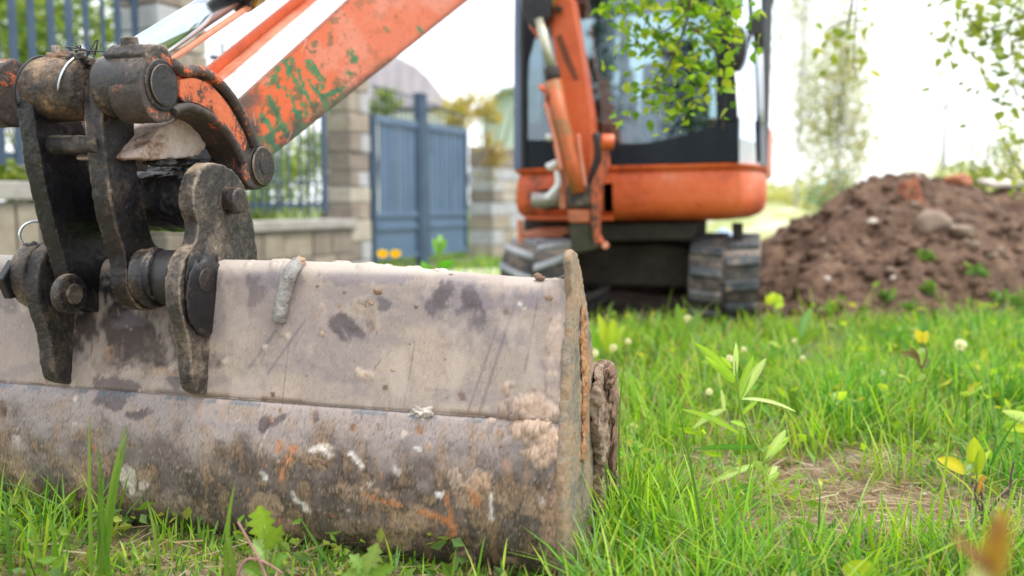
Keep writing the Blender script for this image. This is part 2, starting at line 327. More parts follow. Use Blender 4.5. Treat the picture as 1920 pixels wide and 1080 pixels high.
# ------------------------------------------------------------ excavator: bucket
EX = empty('excavator', L(4.2, -.4, GZ), label='orange mini excavator on rubber tracks with its muddy grading bucket resting on the grass', category='excavator')
WL = -1.96                                                     # bucket runs from w=0 to WL
prof = [(.150, .540), (.110, .552), (.072, .556), (.050, .553), (.040, .545), (.034, .530), (.026, .47), (.018, .41), (.008, .34), (.0005, .290), (.0005, .2865), (.010, .284), (.010, .281)]
for q in np.linspace(0, 1, 26):
    a = R(151)+q*R(119); prof.append((.222+.244*math.copysign(abs(math.cos(a))**.62, math.cos(a)), .158+.245*math.sin(a)))
prof += [(.30, -.083), (.42, -.084), (.55, -.078)]
prof = np.array(prof); dl = np.r_[0, np.cumsum(np.hypot(*np.diff(prof, axis=0).T))]
NS = 330; ss = np.interp(np.linspace(0, 1, NS), np.linspace(0, 1, 5), [0, .10, dl[-1]*.40, dl[-1]*.78, dl[-1]])
ss = np.sort(np.r_[ss, np.interp([9, 9.3, 9.7, 10, 10.5, 11, 11.5, 12], range(len(dl)), dl)]); NS = len(ss)
pu_, pz_ = np.interp(ss, dl, prof[:, 0]), np.interp(ss, dl, prof[:, 1])
ws = np.r_[np.linspace(0, -1.35, 560), np.linspace(-1.35, WL, 60)[1:]]; NW = len(ws)
S, Wd = np.meshgrid(np.arange(NS), ws, indexing='ij')
UU, ZZ = pu_[S], pz_[S]
ZZ = ZZ+.012*sstep(.0, .6, -Wd)*sstep(.3, .5, ZZ)-.012*sstep(.45, .55, ZZ)*(1-sstep(0, .5, -Wd))
dU, dZ = np.gradient(pu_), np.gradient(pz_); nl = np.hypot(dU, dZ); nU, nZ = (dZ/nl)[S], (-dU/nl)[S]      # outward normal (towards -u)
P3 = O+UU[..., None]*Uv+Wd[..., None]*Wv+ZZ[..., None]*Zv
PX, PY = proj(P3.reshape(-1, 3)); PX = PX.reshape(UU.shape); PY = PY.reshape(UU.shape)
SL = np.broadcast_to(ss[:, None], UU.shape)                     # distance along the sheet
wob = (fbm(PX/38, PY/38, 5, 1)-.5); wob2 = (fbm(PX/9, PY/9, 4, 3)-.5)
def _win(x0, x1, y0, y1):
    c = np.nonzero((PX.max(0) >= x0) & (PX.min(0) <= x1))[0] if WINAX else np.arange(PX.shape[1]); r = np.nonzero((PY.max(1) >= y0) & (PY.min(1) <= y1))[0] if WINAX else np.nonzero((PX.max(1) >= x0) & (PX.min(1) <= x1))[0]
    if not len(c) or not len(r): return None
    return (slice(r[0], r[-1]+1), slice(c[0], c[-1]+1))
WINAX = True
def ell(cx, cy, rx, ry, rot=0, soft=.35, n1=1.4, n2=.7):
    M = np.zeros(PX.shape); m_ = 2.2*max(rx, ry)+4; s_ = _win(cx-m_, cx+m_, cy-m_, cy+m_)
    if s_ is None: return M
    a = R(rot); x = PX[s_]-cx; y = PY[s_]-cy; X = (x*math.cos(a)+y*math.sin(a))/rx; Y = (-x*math.sin(a)+y*math.cos(a))/ry
    M[s_] = 1-sstep(1-soft/2, 1+soft/2, np.sqrt(X*X+Y*Y)+wob[s_]*n1+wob2[s_]*n2); return M
def seg(x0, y0, x1, y1, wd, soft=.6, n2=1.0):
    M = np.zeros(PX.shape); m_ = 3.2*wd+4; s_ = _win(min(x0, x1)-m_, max(x0, x1)+m_, min(y0, y1)-m_, max(y0, y1)+m_)
    if s_ is None: return M
    dx, dy = x1-x0, y1-y0; t = np.clip(((PX[s_]-x0)*dx+(PY[s_]-y0)*dy)/(dx*dx+dy*dy), 0, 1)
    d = np.hypot(PX[s_]-x0-t*dx, PY[s_]-y0-t*dy)/wd+wob2[s_]*n2+wob[s_]*n2*.8
    M[s_] = 1-sstep(1-soft, 1+soft, d); return M
def lay(C, c, m): return C*(1-m[..., None])+np.array(c)*m[..., None]
f1 = fbm(Wd*7+30, SL*7+30, 6, 0); f2 = fbm(Wd*30+9, SL*30+4, 5, 2); f3 = fbm(Wd*3+80, SL*22+4, 5, 4); f4 = fbm(Wd*110+9, SL*110, 4, 5); f5 = fbm(Wd*75+1, SL*14+8, 4, 1)
C = np.empty(UU.shape+(3,)); C[:] = (.372, .302, .262)
C = lay(C, (.49, .395, .325), sstep(.5, .7, f1)*.55)
C = lay(C, (.27, .215, .20), sstep(.5, .72, f5)*.22)
C = lay(C, (.25, .215, .225), sstep(.52, .66, fbm(Wd*4+11, SL*5+70, 5, 3))*.45)
C = lay(C, (.17, .155, .20), (ell(500, 525, 60, 24)+ell(690, 520, 90, 16)+ell(985, 565, 55, 26)+ell(860, 560, 60, 26)).clip(0, 1)*.55)
drum = sstep(.288, .276, ZZ)
C = lay(C, (.31, .262, .262), drum*.55)
C = lay(C, (.25, .22, .235), drum*sstep(.5, .62, f3)*.4)
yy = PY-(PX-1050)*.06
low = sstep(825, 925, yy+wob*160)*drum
C = lay(C, (.095, .070, .055), low*(.72+.3*sstep(.4, .6, f2)))  # soil on the lower drum, darkened further to carry the underside shade
C = lay(C, (.30, .205, .135), drum*sstep(.53, .66, f2+.25*(f1-.5))*(.35+.3*low))
C = lay(C, (.07, .055, .047), low*sstep(.55, .7, fbm(Wd*15+7, SL*15+3, 5, 5))*.6)
C = lay(C, (.055, .04, .032), sstep(985, 1050, yy+wob*60)*.65)  # darkest at the foot, shade put into the soil colour
C = lay(C, (.40, .28, .19), drum*sstep(880, 960, yy)*sstep(.54, .63, fbm(Wd*11+33, SL*13+5, 6, 2))*.75)
Hh = (f4-.5)*.0010+(f2-.5)*.0014+drum*(f4-.5)*.0018*(.4+low)
# stains of old oil and grease
purple = (.085, .066, .075)
st = [ell(648, 612, 32, 22, 20), ell(668, 618, 30, 12, 40), ell(718, 571, 15, 14), ell(828, 570, 20, 34, 25), ell(862, 596, 22, 14, -25), ell(893, 602, 18, 28, -12), ell(885, 560, 22, 12, 60),
      ell(225, 722, 40, 16, 8), ell(212, 748, 30, 18, -5), ell(335, 708, 20, 26, 12), ell(268, 775, 24, 9, -12), ell(500, 795, 9, 16, 20), ell(520, 790, 28, 6, -30), ell(595, 780, 8, 14), ell(25, 560, 22, 30)*.6, ell(470, 540, 34, 30)*.6, ell(255, 590, 150, 70)*.35]
for q in st: C = lay(C, purple, q*.86*(.8+.2*f2))
C = lay(C, (.010, .009, .011), ell(235, 590, 135, 72, 8, .5)); C = lay(C, (.012, .010, .012), ell(228, 572, 112, 58, 8, .7, .7, .5)*.95); C = lay(C, (.05, .038, .035), ell(240, 650, 110, 34, 8, 1., 1.2, .8)*.6)                # grease between the ears, blackened to carry the shade there too
C = lay(C, (.07, .05, .045), ell(250, 640, 130, 40, 8, .8)*.7)
C = lay(C, (.20, .15, .12), sstep(.55, .65, f2)*ell(230, 670, 120, 40, 8, 1)*.6)
# scratches and runs
for a in [(960, 590, 900, 775, 3), (935, 610, 880, 770, 2.4), (1010, 560, 985, 700, 2), (575, 600, 505, 700, 2), (520, 620, 470, 690, 3), (860, 735, 828, 752, 1.5), (930, 790, 918, 812, 4), (705, 690, 715, 676, 1.6), (640, 960, 560, 700, .01), (545, 640, 530, 770, 1.3), (780, 640, 760, 760, 1.2)]:
    C = lay(C, (.15, .125, .135), seg(*a)*.55)
for k in range(60):
    x0, y0 = rng.uniform(20, 1040), rng.uniform(560, 1000); a = rng.uniform(60, 120) if rng.random() < .7 else rng.uniform(-20, 30); l_ = rng.uniform(8, 55)
    C = lay(C, [(.50, .43, .39), (.16, .13, .12), (.45, .27, .17)][k % 3], seg(x0, y0, x0+l_*math.cos(R(a)), y0+l_*math.sin(R(a)), rng.uniform(.7, 1.6), n2=1.6)*rng.uniform(.3, .6))
# weld groove
grv = np.exp(-((ZZ-.2835)/.0035)**2)*(UU < .05)
C = lay(C, (.035, .035, .04), grv*.6); C = lay(C, (.11, .15, .19), np.exp(-((ZZ-.2745)/.0035)**2)*sstep(.45, .6, f2)*(UU < .05)*.8)
C = lay(C, (.16, .10, .06), np.exp(-((ZZ-.290)/.004)**2)*sstep(.45, .58, f1)*(UU < .05)*.7)
Hh += -grv*.002
# mud that sticks in lumps (raised), orange rub marks, lime spots
md1 = sstep(.52, .64, fbm(Wd*60+3, SL*60+8, 4, 3))*.7; md2 = sstep(.52, .64, fbm(Wd*45+53, SL*45+18, 4, 0))*.5; md3 = .30+.55*(fbm(Wd*17+3, SL*17, 5, 4, .62)-.3)+.30*(fbm(Wd*70, SL*70, 5, 2, .7)-.3)+.20*(rng.random(UU.shape)-.5)
def mud(mk, c, h, g=1.):
    """dried soil stuck on: colour and real height"""
    s_ = np.nonzero(mk.max(1) > 0)[0]; t_ = np.nonzero(mk.max(0) > 0)[0]
    if not len(s_): return
    q = (slice(s_[0], s_[-1]+1), slice(t_[0], t_[-1]+1)); k_ = mk[q]
    D = lay(C[q], c, k_*.9); D = lay(D, [x*.55 for x in c], k_*md1[q]*1.15); C[q] = lay(D, [min(1, x*1.35) for x in c], k_*md2[q])
    Hh[q] += k_*h*md3[q]
mud(ell(990, 790, 60, 42, 12, .3, 2.0), (.47, .335, .245), .009)
mud(ell(1020, 830, 48, 44, 0, .5), (.47, .335, .245), .008)
mud(ell(960, 765, 26, 16, 0, .4), (.44, .31, .225), .008)
mud(ell(1045, 990, 22, 120, 0, .6), (.34, .22, .16), .006)
mud(ell(1040, 640, 12, 130, 0, .8), (.45, .35, .29), .004)
mud(ell(598, 855, 34, 17, -5), (.27, .19, .135), .007); mud(ell(615, 842, 18, 14, 20), (.42, .34, .28), .004)
mud(ell(905, 905, 20, 26, 15), (.43, .29, .20), .006); mud(ell(855, 900, 12, 18, -30), (.38, .29, .22), .005)
mud(ell(320, 945, 75, 22, 14), (.26, .20, .16), .008); mud(ell(700, 930, 60, 18, 8), (.25, .18, .135), .005)
mud(ell(240, 895, 14, 36, -18), (.48, .42, .36), .004); mud(ell(190, 880, 36, 10, 14), (.24, .16, .12), .006)
mud(ell(700, 985, 60, 14, 5), (.24, .17, .13), .006); mud(ell(870, 1040, 24, 18), (.24, .17, .13), .006); mud(ell(530, 985, 45, 14, 8), (.30, .20, .15), .006)
mud(ell(684, 700, 20, 8, 15), (.46, .36, .29), .004); mud(ell(690, 572, 22, 13, 0), (.42, .33, .25), .003); mud(ell(700, 605, 12, 26, 8), (.38, .29, .22), .002); mud(ell(10, 765, 9, 22), (.12, .08, .05), .004)
mud(ell(330, 700, 40, 8, 5)*.5, (.45, .30, .2), .003)
for k in range(110):
    x0, y0 = rng.uniform(15, 1055), rng.uniform(530, 1050); s0 = rng.uniform(1.5, 4.5)*(1 if y0 < 800 else 1.5)
    mud(ell(x0, y0, s0*1.3, s0, rng.uniform(0, 180), .5, 2.2, 1.6), [(.45, .33, .25), (.18, .12, .09), (.5, .42, .36), (.3, .17, .1)][k % 4], .0007)
org = (.56, .225, .095)
for a in [(553, 840, 530, 890, 6), (686, 925, 755, 945, 3.5), (790, 955, 840, 972, 5.5), (838, 925, 848, 965, 5), (525, 845, 528, 830, 4), (846, 975, 852, 995, 9), (893, 930, 896, 935, 9), (1076, 700, 1080, 800, 2)]:
    C = lay(C, org, seg(a[0], a[1], a[2], a[3], a[4]*.85, 1.1, 3.4)*.85)
for a in [(660, 850, 682, 874, 4), (745, 882, 751, 890, 5), (552, 922, 562, 940, 3.5), (568, 940, 586, 958, 4), (922, 925, 922, 970, 3.5), (494, 888, 498, 895, 5), (822, 925, 832, 923, 5), (780, 838, 790, 842, 3), (976, 572, 984, 580, 5), (590, 838, 620, 846, 6)]:
    C = lay(C, (.74, .70, .66), seg(a[0], a[1], a[2], a[3], a[4]*.9, .9, 3.2)*.85)
for k in range(14):
    x0, y0 = rng.uniform(440, 1000), rng.uniform(840, 980); C = lay(C, org, seg(x0, y0, x0+rng.uniform(-8, 14), y0+rng.uniform(3, 20), rng.uniform(1, 2.4), n2=2)*.6)
spk = rng.random(UU.shape); gr = (.10+.30*low+.12*drum)*sstep(.35, .6, f2+.2*(f1-.5)+.1)
C = C*(1+(spk-.5)*gr*1.7)[..., None]
C = lay(C, (.50, .40, .31), (spk > .975)*(.12+.3*low)); C = lay(C, (.05, .04, .035), (spk < .03)*(.2+.3*drum)); C = lay(C, (.42, .25, .14), drum*sstep(.62, .72, f5+.12*(spk-.5))*.28)
C = lay(C, (.19, .17, .19), (1-drum)*sstep(.56, .68, fbm(Wd*9+41, SL*26+4, 6, 2))*.35); C = lay(C, (.50, .42, .37), (1-drum)*sstep(.58, .70, fbm(Wd*18+14, SL*10+44, 6, 1))*.45)
Hh += (spk-.5)*.0006*(.3+low)
lipd = sstep(.545, .556, ZZ)*(UU < .09); C = lay(C, (.50, .44, .38), lipd*.7); Hh += lipd*sstep(.55, .7, f2)*.004
# outward = away from the bucket's inside
cu, cz = .30, .20; sg = np.sign((UU-cu)*nU+(ZZ-cz)*nZ); sg[sg == 0] = 1
P3 = P3+Hh[..., None]*sg[..., None]*(nU[..., None]*Uv+nZ[..., None]*Zv)
gloss = .50+.28*(f2-.3)+.15*low-.18*sstep(.5, .62, f3)*drum
i, j = np.meshgrid(np.arange(NS-1), np.arange(NW-1), indexing='ij')
SF = np.stack([i*NW+j, (i+1)*NW+j, (i+1)*NW+j+1, i*NW+j+1], -1).reshape(-1, 4)
CC = np.concatenate([C, gloss.clip(.28, .95)[..., None]], -1).reshape(-1, 4)
BK = obj('bucket', P3.reshape(-1, 3), SF, SHEET, EX, True, CC)
so = BK.modifiers.new('thickness', 'SOLIDIFY'); so.thickness = .006; so.offset = -1

# side plates of the bucket
side = [(.030, .52), (.016, .585), (.022, .604), (.040, .610), (.085, .592), (.140, .538), (.200, .46), (.25, .385), (.28, .35), (.46, .30), (.52, .15), (.52, -.03), (.46, -.075), (.26, -.092), (.12, -.088), (.010, -.066), (-.022, .03), (-.034, .14), (-.034, .20), (-.022, .26), (-.010, .30), (.006, .40)]
def side_plate(w0, th):
    P = [L(u, w0, z) for u, z in smooth_path([(u, z, 0) for u, z in side+side[:1]], 4)[:-1, :2]]
    V, Fs = prism_vf(P, Wv*th); return V, Fs
V, Fs = side_plate(-.004, .016); sp = obj('side_plate', V, Fs, CAST_MUD, BK); lumpy(sp, .004, .003, .02)
sp.data.materials[0] = mat('dusty olive steel with rust', [(.25, (.10, .08, .065)), (.42, (.21, .18, .14)), (.5, (.30, .25, .19)), (.58, (.36, .22, .12)), (.66, (.36, .29, .22)), (.8, (.5, .42, .34))], 13, .6, 0, 1, 120, .006)
V, Fs = side_plate(WL-.012, .016); obj('side_plate', V, Fs, STEEL, BK)
# rusty stripe of mud and the thick side cutter
cut = [(.22, .30), (.25, .345), (.30, .350), (.40, .325), (.45, .27), (.47, .12), (.45, -.02), (.34, -.05), (.25, .0), (.27, .12), (.22, .22)]
V, Fs = prism_vf([L(u, .012, z) for u, z in cut], Wv*.022); sc_ = obj('side_cutter', V, Fs, mat('mud caked cutter', [(.3, (.12, .08, .055)), (.45, (.25, .17, .12)), (.6, (.38, .28, .21)), (.75, (.5, .38, .29))], 18, .95, 0, 1, 90, .008), BK); lumpy(sc_, .004, .009, .02, .012)
V, Fs = prism_vf([L(u, .012, z) for u, z in [(.11, .50), (.135, .49), (.19, .38), (.175, .25), (.15, .16), (.12, .17), (.13, .30), (.10, .42)]], Wv*.004)
s2 = obj('rust_crust', V, Fs, mat('orange rust crust', [(.3, (.16, .075, .035)), (.5, (.40, .20, .09)), (.7, (.46, .30, .18))], 30, .95, 0, 1, 120, .005), BK); lumpy(s2, .0035, .012, .03)
for k, (u, z, r1, r2) in enumerate([(.345, .25, .05, .05), (.37, .14, .045, .07), (.39, .03, .04, .05), (.31, .31, .035, .025)]):
    blob('mud_clump', L(u, .036, z), (r1, r2), Wv, .016, MUD_DARK, BK, seed=k+20)
V, Fs = prism_vf([L(.52, 0, -.074), L(.58, 0, -.080), L(.58, 0, -.10), L(.40, 0, -.10), L(.40, 0, -.091)], Wv*WL); obj('cutting_edge', V, Fs, STEEL, BK)

EARM = mat('grey brown bucket ear', [(.32, (.012, .011, .013)), (.48, (.042, .035, .031)), (.59, (.11, .086, .066)), (.71, (.21, .165, .125)), (.85, (.44, .36, .29))], 11, .36, 0, .7, 120, .006, rough2=.85, topdirt=(.38, .29, .21), topamt=1.15, wear=.45)
# ears welded on the back
def pwl(pts, w): return [pw(x, y, w) for x, y in pts]
ear = [(363, 352), (364, 392), (372, 420), (366, 455), (345, 488), (336, 541), (341, 590), (355, 646), (362, 716), (372, 735), (392, 737), (405, 715), (440, 640), (497, 520), (486, 500), (478, 430), (466, 372), (450, 333), (425, 311), (395, 306), (374, 322)]
EP = smooth_path(pwl(ear, -.775)+[pw(*ear[0], -.775)], 5)[:-1]
V, Fs = prism_vf(EP, -Wv*.036); er = obj('ear', V, Fs, EARM, BK); lumpy(er, .003, .0015, .018, .002)
off = Wv*(-1.13+.775)
Pl = EP+off; lo = Pl.copy()
V, Fs = prism_vf(lo, -Wv*.036); er2 = obj('ear', V, Fs, CAST_MUD, BK, label='left ear of the bucket, black with grease'); lumpy(er2, .0035, .0015, .018, .002)
cyl('pin_cap', L(-.010, -.778, .536), L(-.010, -.766, .536), .050, CAST_DARK, er); cyl('pin_end', L(-.010, -.768, .536), L(-.010, -.760, .536), .026, CAST_DARK, er)
blob('grease', L(-.010, -.768, .520), (.062, .085), Wv, .006, CAST_DARK, er, seed=5, rough=.5, fr=4)
cyl('pin_end', L(.098, -.778, .702), L(.098, -.745, .702), .029, CAST_DARK, er, bv=.005)
cyl('boss', L(-.010, -1.165, .536), L(-.010, -1.21, .536), .075, CAST_MUD, er2, bv=.006)
V, Fs = prism_vf([L(-.07, -1.20, .575), L(-.105, -1.20, .535), L(-.085, -1.20, .49), L(-.02, -1.20, .50), L(-.02, -1.20, .56)], -Wv*.02); bevel(obj('tab', V, Fs, CAST_DARK, er2), .003)
# wire keeper ring on the left ear
rc = pw(66, 441, -1.20); ring_pts = [rc+.030*(math.cos(a)*(Uv*.75+Wv*.66)+math.sin(a)*Zv) for a in np.linspace(R(-40), R(300), 40)]
tube('wire_ring', ring_pts, .0032, SILVER, er2, 8)
blob('grease', pw(60, 468, -1.19), (.018, .014), -Uv, .012, CAST_DARK, er2, seed=9)
# bent stop bar welded on the back of the bucket
pb = [pw(554, 492, 0)]
def on_back(px, py, lift=0):
    nb = Uv-Zv*.12; return plane(px, py, O+Zv*.29, nb)-nb*lift
sb = smooth_path([on_back(556, 494, .004)+Uv*.02, on_back(552, 510, .014), on_back(541, 550, .016), on_back(527, 604, .012)], 6)
V, Fs = tube_vf(sb, .0155, 18); so_ = obj('stop_bar', V, Fs, mat('grey chipped bar', [(.3, (.09, .085, .08)), (.5, (.24, .22, .20)), (.65, (.36, .35, .35)), (.8, (.45, .36, .28))], 22, .6, 0, .8, 120, .004), BK, True); lumpy(so_, .0025, .0015, .012)
blob('mud_clump', on_back(556, 492, .006)+Uv*.012, (.017, .010), Zv-Uv, .008, mat('reddish dry clay', [(.3, (.45, .22, .12)), (.7, (.60, .38, .26))], 40, .95, 0, 1, 140, .004), BK, seed=3, sub=3)
WELD = mat('dark weld bead', [(.3, (.02, .022, .028)), (.5, (.07, .06, .055)), (.7, (.20, .15, .11))], 30, .5, 0, .8, 150, .003)
# weld bead below the upper sheet
wb = []
for w_ in np.linspace(0, WL, 380): wb.append(L(.006+.002*math.sin(w_*170), w_, .2835+.002*vnoise(np.array(w_*60+200), np.array(3.))))
tube('weld_bead', wb, [.0048+.0014*random.random() for _ in wb], WELD, BK, 8)
# lumps of mud standing proud
for k, (x, y, rx, ry, h, mm_) in enumerate([(792, 777, .025, .017, .014, MUD_PALE), (684, 700, .019, .008, .006, MUD), (598, 858, .03, .014, .009, MUD_DARK), (690, 570, .022, .012, .006, MUD)]):
    q = on_back(x, y, -.002)
    if y > 780: q = q-Uv*.012*min(1, (y-780)/50)
    blob('mud_clump', q, (rx, ry), -Uv+Zv*.1, h, mm_, BK, seed=k+40, rough=1.1)
for k in range(46):                                              # crumbs on the top lip and plate
    w_ = -rng.random()**1.3*1.3; u_ = rng.uniform(.045, .10); zt = .556 + (.012 if w_ < -.5 else .0)
    if k > 30: q = on_back(rng.uniform(450, 1050), rng.uniform(545, 770), -.0005); nn = -Uv
    else: q = L(u_, w_, zt-.004); nn = Zv
    r_ = rng.uniform(.003, .008); blob('crumb', q, (r_*1.4, r_), nn+Uv*.01, r_*.7, [MUD, MUD_DARK][k % 2], BK, seed=k+70, sub=2)

# ------------------------------------------------------------ linkage in front of the bucket
def link_part(name, pts, w_, th, m, parent=EX, n=5, vox=.0035, amp=.0012, **k):
    P = smooth_path(pwl(pts, w_)+[pw(*pts[0], w_)], n)[:-1]; V, Fs = prism_vf(P, -Wv*th); o = obj(name, V, Fs, m, parent, **k); return lumpy(o, vox, amp, .018, amp*1.6)
TU, TZ = -.079, .930
def lp(u, w_, z): return L(u, w_, z)
LNK = link_part('bucket_link', [(210, 112), (196, 150), (191, 200), (194, 260), (198, 300), (208, 383), (222, 439), (236, 490), (240, 540), (262, 578), (292, 580), (306, 560), (312, 505), (305, 470), (290, 453), (279, 422), (268, 370), (259, 328), (254, 236), (256, 140), (235, 108)], -.915, .045, CAST_MUD)
LNK.data.materials[0] = mat('soiled black cast link', [(.34, (.005, .005, .007)), (.54, (.016, .013, .015)), (.66, (.055, .040, .034)), (.77, (.17, .12, .085)), (.88, (.36, .3, .26))], 9, .26, 0, .6, 110, .004, rough2=.6, spec=.45, topdirt=(.3, .22, .15), topamt=1.2, wear=.5)
cyl('boss', lp(-.040, -.905, .545), lp(-.030, -.86, .545), .056, CAST_DARK, LNK, bv=.008)
LNK2 = link_part('bucket_link', [(86, 116), (64, 150), (60, 188), (68, 260), (78, 320), (92, 383), (106, 439), (119, 480), (132, 530), (150, 572), (188, 586), (214, 570), (222, 520), (212, 470), (198, 430), (182, 383), (172, 328), (166, 262), (150, 200), (140, 120)], -1.065, .042, CAST_DARK)
cyl('boss', lp(-.075, -1.068, .505), lp(-.075, -1.045, .505), .043, CAST, LNK2, bv=.008); cyl('pin_end', lp(-.075, -1.046, .505), lp(-.075, -1.038, .505), .022, CAST_MUD, LNK2)
V, Fs = tube_vf([pw(95, 272, -1.07), pw(190, 272, -.93)], .020, 18); lumpy(obj('cross_bar', V, Fs, CAST_MUD, LNK2), .004, .002, .018)
# seals on the lower and the arm pin
def seal(p0, p1, r, m=RUBBER2, parent=EX): 
    V, Fs = tube_vf([p0, p1], r, 30); return bevel(obj('seal_ring', V, Fs, m, parent, True), .008, 3)
seal(lp(-.015, -.812, .540), lp(-.015, -.872, .540), .058); seal(lp(-.03, -.86, .54), lp(-.03, -.885, .54), .064, CAST_DARK)
# top pin: rod eye, collars
V, Fs = join([tube_vf([lp(TU, -.966, TZ), lp(TU, -1.000, TZ), lp(TU, -1.07, TZ), lp(TU, -1.095, TZ)], [.062, .066, .066, .062], 32)])
EYE = obj('cylinder_eye', V, Fs, mat('muddy rod eye', [(.3, (.015, .013, .013)), (.48, (.05, .036, .028)), (.58, (.15, .09, .05)), (.72, (.34, .22, .12))], 17, .4, 0, 1, 110, .006, rough2=.8, topdirt=(.36, .25, .15), topamt=1.15), EX); lumpy(EYE, .003, .002, .016, .002)
blob('mud_clump', lp(TU, -1.035, TZ+.056), (.045, .026), Zv+Uv*.01, .018, MUD_DARK, EYE, seed=31); blob('mud_clump', lp(TU-.02, -.985, TZ+.052), (.024, .018), Zv+Uv*.01, .016, CAST_MUD, EYE, seed=32)
cyl('grease_nipple', lp(TU-.005, -1.045, TZ+.06), lp(TU-.008, -1.045, TZ+.088), .0095, CAST_MUD, EYE, 14)
# wires round the pin
for w_, r_, a0, a1, mt in ((-1.093, .068, -120, 110, RUBBER2), (-.988, .0655, -20, 130, SILVER)):
    tube('wire', [lp(TU+r_*math.cos(R(a))*-1, w_+.012*math.sin(R(a*1.4)), TZ+r_*math.sin(R(a))) for a in np.linspace(a0*.5, a1, 26)], .0026, mt, EYE, 6)
for k in range(12):
    a = rng.uniform(0, 6.28); q = lp(TU, -.985+rng.uniform(-.02, .02), TZ+.068)
    tube('frayed_wire', smooth_path([q, q+rng.normal(size=3)*.012+Zv*.006, q+rng.normal(size=3)*.02+Zv*.008], 4), .0016, RUBBER2, EYE, 5)

# curved guide links
arc_o = [(300, 93), (318, 106), (340, 122), (368, 122), (395, 133), (420, 160), (442, 192), (462, 232), (480, 268), (505, 290), (508, 330), (490, 354), (470, 352), (456, 330), (450, 300), (436, 275), (415, 245), (393, 225), (365, 217), (338, 215), (318, 228), (290, 228), (270, 200), (262, 160), (272, 115)]
P = smooth_path(pwl(arc_o, -.80)+[pw(*arc_o[0], -.80)], 4)[:-1]; V, Fs = prism_vf(P, -Wv*.075)
GL = obj('guide_link', V, Fs, CAST_DARK, EX); lumpy(GL, .003, .0018, .018)
GL.data.materials[0] = mat('black guide link with orange wear', [(.3, (.03, .026, .026)), (.52, (.06, .046, .04)), (.585, (.11, .06, .045)), (.61, (.50, .10, .03)), (.75, (.58, .13, .05))], 15, .45, 0, .6, 110, .004, rough2=.75)
rec = [(338, 150), (366, 147), (398, 163), (424, 192), (444, 224), (462, 262), (456, 284), (440, 262), (412, 224), (392, 205), (366, 192), (340, 187)]
P = smooth_path(pwl(rec, -.80)+[pw(*rec[0], -.80)], 4)[:-1]
# recessed orange web: floor set 14 mm back inside a raised rim
def rim(P, wid, h, name, m, parent):
    c = P.mean(0); n = len(P); Q = []
    for i in range(n):
        t = P[(i+1) % n]-P[i-1]; t /= np.linalg.norm(t); nn = np.cross(t, Wv); nn /= np.linalg.norm(nn)
        Q.append(P[i]+nn*wid)
    Q = np.array(Q); V = np.concatenate([P, Q, P+Wv*h, Q+Wv*h]); Fs = []
    for i in range(n):
        j = (i+1) % n; Fs += [(i, j, 2*n+j, 2*n+i), (n+j, n+i, 3*n+i, 3*n+j), (2*n+i, 2*n+j, 3*n+j, 3*n+i)]
    return obj(name, V, Fs, m, parent)
Pr = smooth_path(pwl(rec, -.788)+[pw(*rec[0], -.788)], 4)[:-1]
V, Fs = prism_vf(Pr, -Wv*.011); web = obj('orange_web', V, Fs, ORANGE_WORN, GL)
web.data.materials[0] = mat('orange web under grease', [(.38, (.03, .022, .02)), (.46, (.16, .05, .025)), (.5, (.52, .11, .035)), (.8, (.62, .17, .07))], 17, .45, 0, .6, 110, .004)
Po = smooth_path(pwl(arc_o[1:9]+arc_o[13:21], -.80), 3)
def ridge(pts, r, name, m, parent, w_=-.795):
    V, Fs = tube_vf(smooth_path(pwl(pts, w_), 6), r, 12); o = obj(name, V, Fs, m, parent, True); lumpy(o, .0025, .0012, .012); return o
ridge([(322, 118), (345, 134), (368, 132), (397, 145), (424, 172), (446, 204), (464, 240), (478, 274)], .0125, 'outer_rib', GL.data.materials[0], GL)
ridge([(325, 210), (345, 200), (368, 204), (395, 219), (418, 240), (440, 272), (456, 306)], .0105, 'inner_rib', GL.data.materials[0], GL)
cyl('boss', lp(TU, -.922, TZ), lp(TU, -.803, TZ), .0635, CAST, GL, 40, bv=.007)
cyl('pin_collar', lp(TU, -.806, TZ), lp(TU, -.796, TZ), .051, CAST, GL, 36); cyl('pin_end', lp(TU, -.795, TZ), lp(TU, -.791, TZ), .041, CAST_DARK, GL, 36)
V, Fs = prism_vf([lp(TU-.035, -.80, TZ+.038), lp(TU-.045, -.80, TZ+.058), lp(TU-.025, -.80, TZ+.078), lp(TU+.02, -.80, TZ+.080), lp(TU+.045, -.80, TZ+.05)], -Wv*.10); lumpy(obj('clamp_lug', V, Fs, CAST_MUD, GL), .004, .004, .018)
cyl('bolt_head', lp(TU-.012, -.86, TZ+.07), lp(TU-.016, -.86, TZ+.094), .018, CAST_MUD, GL, 6)
ARU, ARZ = .267, .785
cyl('boss', lp(ARU, -.875, ARZ), lp(ARU, -.797, ARZ), .052, CAST_DARK, GL, 36, bv=.005)
cyl('pin_end', lp(ARU, -.797, ARZ), lp(ARU, -.790, ARZ), .046, CAST, GL, 36, bv=.004); cyl('pin_hole', lp(ARU, -.791, ARZ), lp(ARU, -.788, ARZ), .019, RUBBER2, GL, 16, bv=0)
GL2 = dup(GL, EX, WPOS[GL]-Wv*.36, label=None)
for ch in list(GL.children):
    if ch.name.split('.')[0] in ('boss', 'outer_rib'): 
        c_ = ch.copy(); COL.objects.link(c_); c_.parent = GL2

# ------------------------------------------------------------ arm
WR, WLA = -.865, -1.035
def P2(px, py): return pw(px, py, WR)
b0, b1 = P2(508, 291), P2(872, 4); t0_, t1_ = P2(449, 186), P2(652, 0)
dirb = (b1-b0)/np.linalg.norm(b1-b0); dirt = (t1_-t0_)/np.linalg.norm(t1_-t0_)
bE = b1+dirb*.12; tE = t0_+dirt*1.45
n0 = P2(430, 395); 
